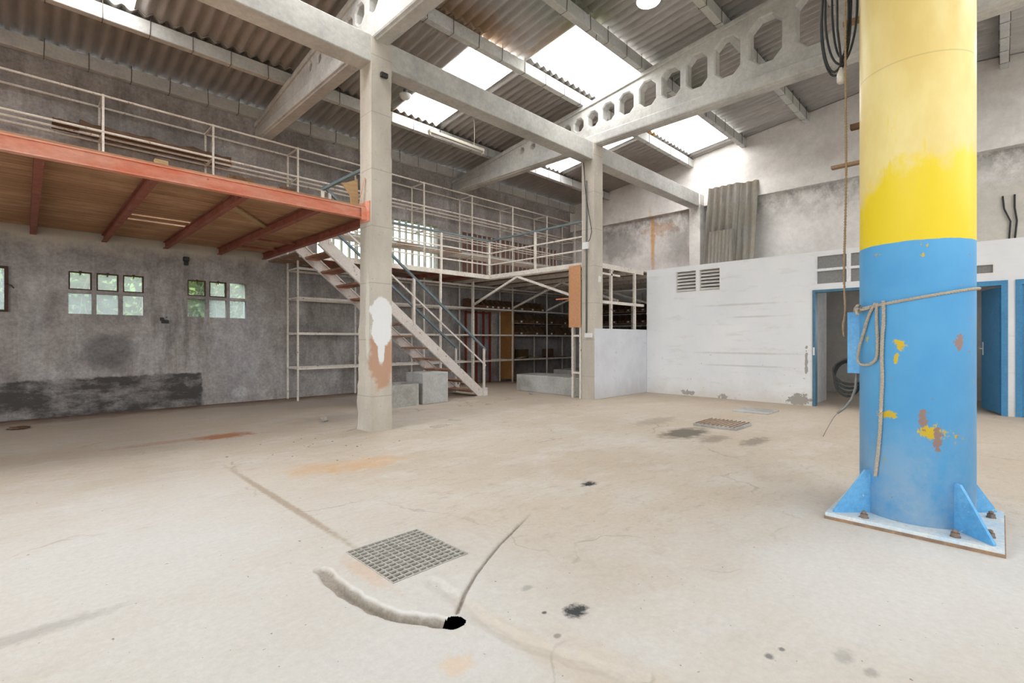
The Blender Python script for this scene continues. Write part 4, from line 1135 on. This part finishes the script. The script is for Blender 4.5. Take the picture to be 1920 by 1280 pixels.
for x, m_ in ((5.95, 'black'), (6.85, 'rope')):
    mb = MB(); mb.tube([(x, 8.0, 5.36), (x + .01, 8.0, 5.6), (x, 8.0, 5.95)], .008, 6); build('hanger', mb, m_, t)
mb = MB(); mb.tube([(3.02, 10.30, 2.80), (3.03, 10.28, 2.5), (3.06, 10.29, 2.2), (3.05, 10.30, 2.02)], .004, 5)
tag(build('dangling_wire', mb, 'grey_cable'), 'thin grey wire dangling from the mezzanine in front of the grey wall', 'wire')
mb = MB(); mb.tube([(6.58, 4.64, 6.16), (6.56, 4.66, 5.8), (6.49, 4.70, 5.2)], .006, 5)
tag(build('dangling_wire', mb, 'black'), 'thin black wire dangling from a purlin in front of the large skylight', 'wire')

# ---------------------------------------------------------------- corrugated sheets leaning on the end wall
def leaning(name, y_hi, y_lo, xb, xt, length, label, pitch, amp, z0=2.775):
    w = y_hi - y_lo
    me = sheet_mesh('leaning_sheet', w, length, 'fibre', pitch, amp, 7, .009)
    o = bpy.data.objects.new(name, me); COL.objects.link(o)
    tilt = math.asin(min(1, (xt - xb) / length))
    # local x -> -Y, local y -> up, local z -> -X
    ym = Vector((math.sin(tilt), 0, math.cos(tilt))); xm = Vector((0, -1, 0)); zm = xm.cross(ym)
    o.matrix_world = Matrix(((xm.x, ym.x, zm.x, xb), (xm.y, ym.y, zm.y, y_hi), (xm.z, ym.z, zm.z, z0), (0, 0, 0, 1)))
    return tag(o, label, 'roofing sheet')
leaning('corrugated_sheet', 5.55, 4.75, 12.62, 13.06, 2.52, 'tall corrugated sheet leaning on the end wall beside the pale column', PITCH, .026)
leaning('corrugated_sheet', 4.92, 4.32, 12.70, 13.12, 2.50, 'tall corrugated sheet leaning on the end wall, partly behind the one by the column', PITCH, .026)
leaning('corrugated_sheet', 5.34, 4.72, 12.45, 12.60, 1.22, 'short finely corrugated sheet leaning in front of the tall ones', .09, .016)

# ---------------------------------------------------------------- louvre vents, transom, doors
for V, lb in ((V1, 'white louvre vent in the partition, the one closer to the low wall'), (V2, 'white louvre vent in the partition, the one closer to the blue doors')):
    t = thing('louvre_vent', (XW, (V[0] + V[1]) / 2, V[2]), lb, 'vent')
    mb = MB(); y0, y1, z0, z1 = V
    for q in ((y0, y0 + .018, z0, z1), (y1 - .018, y1, z0, z1), (y0 + .018, y1 - .018, z0, z0 + .015), (y0 + .018, y1 - .018, z1 - .015, z1)): mb.box(XW - .006, XW + .09, *q)
    build('frame', mb, 'louvre', t)
    for i in range(6):
        z = z0 + .04 + i * (z1 - z0 - .04) / 6
        mb = MB(); mb.bar((XW + .045, y0 + .018, z + .012), (XW + .045, y1 - .018, z + .012), .075, .008, (-.62, 0, .78)); build('slat', mb, 'louvre', t)
t = sempty('window_6', (XW, 1.8, 2.2), 'grey mesh glass transom of four panes over the open doorway')
y0, y1, z0, z1 = T1
ymid = (y0 + y1) / 2; zmid = (z0 + z1) / 2
for nm, q in (('frame', (y0, y0 + .02, z0, z1)), ('frame', (y1 - .02, y1, z0, z1)), ('mullion', (ymid - .03, ymid + .03, z0, z1)), ('transom', (y0 + .02, y1 - .02, zmid - .022, zmid + .022))):
    e_ = .003 if nm == 'transom' else 0; mb = MB(); mb.box(XW - .008 - e_, XW + .10 + e_, *q); build(nm, mb, 'whitetrim', t)
for a_, b_ in ((y0 + .02, ymid - .03), (ymid + .03, y1 - .02)):
    for c_, d_ in ((z0, zmid - .022), (zmid + .022, z1)):
        mb = MB(); mb.box(XW + .03, XW + .036, a_, b_, c_, d_); build('pane', mb, 'mesh_grey', t)
def door_frame(n, x, D, mat, label, w=.06):
    t = sempty('door_%d' % n, (x, (D[0] + D[1]) / 2, 0), label)
    for q in ((D[0], D[0] + w, 0, D[3]), (D[1] - w, D[1], 0, D[3])):
        mb = MB(); mb.box(x - .015, x + .13, *q); build('jamb', mb, mat, t)
    mb = MB(); mb.box(x - .018, x + .133, D[0], D[1], D[3] - w, D[3] + .002); build('head', mb, mat, t)
    return t
d1 = door_frame(1, XW, D1, 'navy', 'open doorway with a worn dark blue frame', .045)
mb = MB(); mb.box(XW - .02, XW + .0, D1[1] - .035, D1[1] - .01, .92, 1.06); build('strike_plate', mb, 'plastic', d1)
d2 = door_frame(2, XW2, D2, 'bluepaint', 'blue framed doorway with its blue door standing open', .075)
hx, hy = XW2 + .06, D2[0] + .08; dx, dy = math.sin(math.radians(72)), math.cos(math.radians(72)); L = .70
lv = MB(); lv.bar((hx, hy, 1.03), (hx + L * dx, hy + L * dy, 1.03), .04, 2.0)
leaf = build('door_leaf', lv, 'bluepaint', d2)
nrm = Vector((-dy, dx, 0)) ; p = Vector((hx + (L - .07) * dx, hy + (L - .07) * dy, 1.05)) + nrm * .022
mb = MB(); mb.bar(p + Vector((0, 0, -.11)), p + Vector((0, 0, .11)), .035, .008, nrm)
mb.tube([p, p + nrm * .05, p + nrm * .05 + Vector((-dx, -dy, 0)) * -.0 + Vector((-dx * .11, -dy * .11, 0))], .009, 8)
build('door_handle', mb, 'plastic', leaf)['label'] = 'silver lever handle'
d3 = door_frame(3, XW2, D3, 'bluepaint', 'blue framed closed door at the end of the partition', .075)
mb = MB(); mb.box(XW2 + .02, XW2 + .06, D3[0] + .075, D3[1] - .075, .01, D3[3] - .075); build('door_leaf', mb, 'bluepaint', d3)
t = sempty('window_7', (XW2, .3, 2.25), 'small dark vent window over the open blue door')
mb = MB(); y0, y1, z0, z1 = SV
for q in ((y0, y0 + .015, z0, z1), (y1 - .015, y1, z0, z1), (y0 + .015, y1 - .015, z0, z0 + .015), (y0 + .015, y1 - .015, z1 - .015, z1)): mb.box(XW2 - .006, XW2 + .06, *q)
build('frame', mb, 'louvre', t)
mb = MB(); mb.box(XW2 + .03, XW2 + .036, y0, y1, z0, z1); build('pane', mb, 'mesh_grey', t)
for i, yy in enumerate((-.06, -.17)):
    s_ = .05 if i == 0 else 0
    mb = MB(); mb.tube([(XR + .13, yy - .02 + s_, 3.95), (XR + .125, yy - .02 + s_ * .6, 3.7), (XR + .125, yy - .05 + s_ * .1 - .03 * (1 - i), 3.45), (XR + .125, yy - .04 * (1 - i), 2.8)], .014, 6)
    tag(build('wall_cable', mb, 'black'), ('black cable with a kinked top on the end wall above the blue doors', 'straight black cable on the end wall above the blue doors')[i], 'cable')

# ---------------------------------------------------------------- crane pillar
PC = Vector((4.235, .408, 0)); PR = .3025
t = thing('crane_pillar', PC, 'thick round steel pillar painted blue below and yellow above', 'pillar')
mb = MB(); mb.lathe(PC, [(PR, .025), (PR, 2.97), (PR, 4.9)], 96); build('tube', mb, 'pillar', t)
mb = MB(); mb.box(PC.x - .425, PC.x + .425, PC.y - .425, PC.y + .425, .018, .042); build('base_plate', mb, 'dusty', t)
mb = MB(); mb.box(PC.x - .43, PC.x + .43, PC.y - .43, PC.y + .43, .0, .019); build('shim_plate', mb, 'rust', t)['label'] = 'rusty edged shim plate'
for k in range(4):
    a = math.pi / 4 + k * math.pi / 2; d = Vector((math.cos(a), math.sin(a), 0)); n_ = Vector((-d.y, d.x, 0))
    mb = MB(); th = .008
    prof = [(PR - .01, .04), (.545, .04), (.545, .055), (PR + .035, .325), (PR - .01, .325)]
    for s_ in (-th, th):
        kb = len(mb.v); mb.v += [PC + d * r_ + Vector((0, 0, z_)) + n_ * s_ for r_, z_ in prof]
    mb.f += [(0, 1, 2, 3, 4), (9, 8, 7, 6, 5)] + [(i, 5 + i, 5 + (i + 1) % 5, (i + 1) % 5) for i in range(5)]; mb.sm += [False] * 7
    build('gusset', mb, 'pillar_blue', t)
for k in range(4):
    a = k * math.pi / 2; d = Vector((math.cos(a), math.sin(a), 0)); n_ = Vector((-d.y, d.x, 0))
    for s_ in (-.22, .22):
        c = PC + d * .365 + n_ * s_
        mb = MB()
        mb.lathe(c + Vector((0, 0, .042)), [(.028, 0), (.028, .004), (.0235, .0045), (.0235, .024)], 6)
        b_ = build('nut', mb, 'bolt', t)
        for pl in b_.data.polygons: pl.use_smooth = False
        mb = MB(); mb.lathe(c + Vector((0, 0, .062)), [(.0135, 0), (.0135, .018), (.010, .022)], 10); build('bolt_end', mb, 'bolt', b_)
# brackets projecting on the far side
for z, yl, h, m_, xb in ((2.48, .90, .02, 'rust', 4.28), (2.74, .78, .035, 'darkwood', 4.28), (3.56, .84, .03, 'rust', 4.36)):
    mb = MB(); mb.box(xb, xb + .05, PC.y + PR - (.03 if xb < 4.3 else .08), yl, z, z + h); build('bracket', mb, m_, t)
mb = MB(); mb.box(4.20, 4.36, PC.y + PR - .03, PC.y + PR + .07, .96, 1.396); build('switch_box', mb, 'pillar_blue', t)
# slewing arm above the frame that carries the hanging cords
mb = MB(); mb.box(4.10, 4.37, -.2, 1.35, 4.55, 4.80); build('jib_arm', mb, 'pillar', t)

def rope_mesh(pts, r, mb=None, closed=False, pitch=.055, step=.009):
    """three twisted strands along a polyline"""
    mb = mb or MB()
    pts = [Vector(p) for p in pts]
    res = []; n = len(pts)
    def cr(i, t):
        g = lambda k: pts[k % n] if closed else pts[max(0, min(n - 1, k))]
        p0, p1, p2, p3 = g(i - 1), g(i), g(i + 1), g(i + 2)
        return .5 * ((2 * p1) + (p2 - p0) * t + (2 * p0 - 5 * p1 + 4 * p2 - p3) * t * t + (3 * p1 - p0 - 3 * p2 + p3) * t ** 3)
    for i in range(n if closed else n - 1):
        m = max(2, int((pts[(i + 1) % n] - pts[i]).length / step))
        res += [cr(i, k / m) for k in range(m)]
    if not closed: res.append(pts[-1])
    u = None; L_ = 0; strands = [[], [], []]
    for i, p in enumerate(res):
        d = (res[(i + 1) % len(res)] - res[i - 1]) if closed else (res[min(i + 1, len(res) - 1)] - res[max(i - 1, 0)])
        d.normalize()
        if u is None: u = d.orthogonal().normalized()
        u = (u - d * u.dot(d)).normalized(); w = d.cross(u)
        if i: L_ += (p - res[i - 1]).length
        for k in range(3):
            a = 2 * math.pi * (L_ / pitch + k / 3)
            strands[k].append(p + (u * math.cos(a) + w * math.sin(a)) * r * .5)
    for s_ in strands: mb.tube(s_, r * .56, 5, closed=closed)
    return mb
ring = []
def rope_z(a):    # high on the right, low at the knot on the left
    return 1.466 + .056 * math.cos(a - math.radians(-75))
for i in range(40):
    a = 2 * math.pi * i / 40
    ring.append(PC + Vector((math.cos(a) * (PR + .010), math.sin(a) * (PR + .010), rope_z(a))))
t = thing('tied_rope', PC + Vector((-.05, .33, 0)), 'pale rope tied round the blue pillar with a hanging loop', 'rope')
build('band', rope_mesh(ring, .0105, closed=True), 'rope', t)
# knot on the left silhouette
ka = math.radians(122); kp = PC + Vector((math.cos(ka) * (PR + .02), math.sin(ka) * (PR + .02), rope_z(ka)))
tg = Vector((-math.sin(ka), math.cos(ka), 0)); nr = Vector((math.cos(ka), math.sin(ka), 0))
mb = MB()
knot = []
for i in range(16):
    a = 2 * math.pi * i / 16
    knot.append(kp + nr * (.012 + .018 * math.cos(a)) + Vector((0, 0, .022 * math.sin(a))) + tg * (.012 * math.sin(2 * a)))
rope_mesh(knot, .0105, mb, True)
rope_mesh([kp + nr * .01, kp + nr * .035 + tg * .03 + Vector((0, 0, -.01)), kp + nr * .04 + tg * .055 + Vector((0, 0, -.045))], .0105, mb)
a2 = math.radians(140); kp2 = PC + Vector((math.cos(a2) * (PR + .015), math.sin(a2) * (PR + .015), rope_z(a2) - .005))
rope_mesh([kp, kp.lerp(kp2, .5) + Vector((-.012, .012, -.012)), kp2], .0105, mb)
build('knot', mb, 'rope', t)
def surf(a_deg, z, off=.014): a = math.radians(a_deg); return PC + Vector((math.cos(a) * (PR + off), math.sin(a) * (PR + off), z))
lp = [surf(146, 1.44), surf(137, 1.36), surf(128, 1.25), surf(119, 1.14, .02), surf(118, 1.07, .025), surf(124, 1.035, .025), surf(135, 1.03, .022), surf(144, 1.05, .02), surf(148, 1.09), surf(149, 1.2), surf(148, 1.32), surf(148, 1.44)]
build('loop', rope_mesh(lp, .0105), 'rope', t)
tl = [surf(156, 1.45), surf(156, 1.32), surf(154.5, 1.20), surf(154, 1.08), surf(154.5, .95), surf(153.5, .8), surf(152, .62), surf(150, .48), surf(147.5, .36), surf(146, .30)]
build('tail', rope_mesh(tl, .0115), 'rope', t)

# black cable coil behind the pillar, lead trailing to the floor
t = thing('cable_coil', (4.3, .86, 0), 'black cable coil hanging behind the blue pillar with a lead trailing to the floor', 'cable')
mb = MB(); cc = Vector((4.44, .825, .90))
for k in range(4):
    lp = []
    for i in range(25):
        a = 2 * math.pi * i / 24; lp.append(cc + Vector((-.02 * k + .01 * math.sin(a), (.085 + .008 * k) * math.cos(a) - .01 * k, (.13 - .012 * k) * math.sin(a) + .02 * k)))
    mb.tube(lp, .009, 6)
mb.tube([cc + Vector((0, -.03, .12)), cc + Vector((0, -.06, .3)), (4.43, .688, 1.39), (4.42, .671, 1.445)], .009, 6)
build('coil', mb, 'black', t)
def onx(u, v, X):
    q = (u - 960) / FPX; Y = X * (1 - q) / (1 + q); return Vector((X, Y, 1.2 + (HPX - v) * (X + Y) / KPX))
lead = [onx(u, v, 4.34) for u, v in ((1607, 690), (1606, 705), (1604, 728), (1597, 748), (1584, 764), (1570, 774))]
wire = [onx(u, v, 4.34) for u, v in ((1571, 773), (1562, 784), (1555, 796), (1550, 805), (1543, 818))]
mb = MB(); mb.tube(wire, .0025, 5); build('bare_wire', mb, 'grey_cable', t)
mb = MB(); mb.tube(lead, .010, 6); build('lead', mb, 'grey_cable', t)

# cords hanging from the jib
def cam_pt(u, d, z):
    l_ = (u - 960) / FPX * d; return Vector(((d + l_) / math.sqrt(2), (d - l_) / math.sqrt(2), z))
HX, HY = 4.235, .80
mb = rope_mesh([(HX, HY, 4.56), (HX, HY, 3.4), (HX + .004, HY - .004, 2.4), (HX - .006, HY + .006, 1.7), (HX, HY, 1.42), (HX - .01, HY + .012, 1.30), (HX, HY + .008, 1.225)], .009, pitch=.05, step=.02)
tag(build('hanging_rope', mb, 'brown_rope'), 'thin brown rope hanging freely beside the pillar', 'rope')
t = thing('hanging_cable', (HX, HY, 3.2), 'looped black cable hanging high beside the yellow pillar with a clear plug', 'cable')
mb = MB()
HC = .855
for k, (w_, b_) in enumerate(((.10, 3.24), (.085, 3.20), (.06, 3.30), (.095, 3.18))):
    lp = []
    for i in range(21):
        a = math.pi * i / 20
        lp.append(Vector((HX + .045 + .01 * k, HC + w_ * math.cos(a) + (.02 if k % 2 else -.02), b_ + (1 - math.sin(a)) * .42)))
    lp = [Vector((lp[0].x, HC + w_ * .7, 4.56))] + lp + [Vector((lp[-1].x, HC - w_ * .6, 4.56))]
    mb.tube(lp, .008, 6)
mb.tube([(HX + .03, HC, 4.56), (HX + .03, HC, 3.5), (HX + .03, HC - .02, 3.3), (HX + .03, HC - .022, 3.20)], .008, 6)
build('loops', mb, 'black', t)
mb = MB(); mb.lathe((HX + .03, HC - .022, 3.09), [(.018, 0), (.026, .01), (.026, .07), (.018, .085), (.010, .115)], 12); build('plug', mb, 'clear', t)

# ---------------------------------------------------------------- floor grates and bits
t = thing('floor_grate', (1.525, 2.365, -.03), 'square galvanised bar grate set in the pale floor beside the trench', 'grate')
mb = MB(); f_ = .007
for q in ((gx0, gx1, gy0, gy0 + f_), (gx0, gx1, gy1 - f_, gy1), (gx0, gx0 + f_, gy0 + f_, gy1 - f_), (gx1 - f_, gx1, gy0 + f_, gy1 - f_)): mb.box(*q, -.032, .0035)
build('frame', mb, 'galv', t)
for i in range(1, 11):
    x = gx0 + (gx1 - gx0) * i / 11; mb = MB(); mb.box(x - .0022, x + .0022, gy0, gy1, -.012, .001); build('bar', mb, 'galv', t)
for j in range(1, 13):
    y = gy0 + (gy1 - gy0) * j / 13; mb = MB(); mb.box(gx0, gx1, y - .0042, y + .0042, -.018, .003); build('cross_bar', mb, 'galv', t)
t = thing('raised_grate', (6.9, 2.75, 0), 'low raised drain cover with parallel bars standing proud of the floor', 'grate')
mb = MB(); mb.box(6.62, 7.20, 2.46, 3.04, 0, .035); build('curb', mb, 'block', t, bevel=.005)
for i in range(10):
    y = 2.49 + i * .0575; mb = MB(); mb.box(6.63, 7.19, y - .006, y + .006, .035, .047); build('bar', mb, 'rust', t)
mb = MB(); mb.box(8.40, 8.95, 2.62, 3.18, 0, .018)
tag(build('floor_cover', mb, 'block', bevel=.004), 'flat thin slab cover on the floor near the white partition', 'cover')
def lump(loc, s, seed, nm, mat, lb, cat, grp=None):
    mb = MB(); n = 8; m = 5
    for i in range(m + 1):
        th = math.pi * i / m
        for j in range(n):
            a = 2 * math.pi * j / n; d = Vector((math.sin(th) * math.cos(a), math.sin(th) * math.sin(a), math.cos(th)))
            k = 1 + .5 * noise.noise(d * 1.7 + Vector((seed, 0, 0)))
            mb.v.append(Vector(loc) + Vector((d.x * s[0] * k, d.y * s[1] * k, max(0, (d.z * .5 + .45) * s[2] * k))))
    for i in range(m):
        for j in range(n): mb.f.append((i * n + j, i * n + (j + 1) % n, (i + 1) * n + (j + 1) % n, (i + 1) * n + j)); mb.sm.append(False)
    return tag(build(nm, mb, mat), lb, cat, grp)
lump((3.13, 7.0, 0), (.06, .05, .08), 3, 'rubble_lump', 'rubble', 'grey lump of rubble on the floor behind the white-patched column', 'rubble')
lump((7.9, 7.3, 0), (.05, .05, .04), 5, 'rubble_lump', 'rubble', 'small dark lump of rubble on the floor beyond the stair foot', 'rubble')
lump((-.05, 9.3, 0), (.12, .08, .04), 8, 'rubble_lump', 'darkwood', 'dark dirt lump on the floor by the grey wall', 'rubble')
for i in range(36):
    u, v = R.uniform(380, 760), R.uniform(815, 865)
    p = fl(u, v); s_ = R.uniform(.005, .013)
    lump((p.x, p.y, 0), (s_, s_, s_ * .7), 20 + i, 'concrete_crumb', 'rubble', 'small concrete crumb scattered on the floor around the white-patched column', 'rubble', 'crumbs on the floor')

for o in COL.objects:
    if '_w' in o: del o['_w']
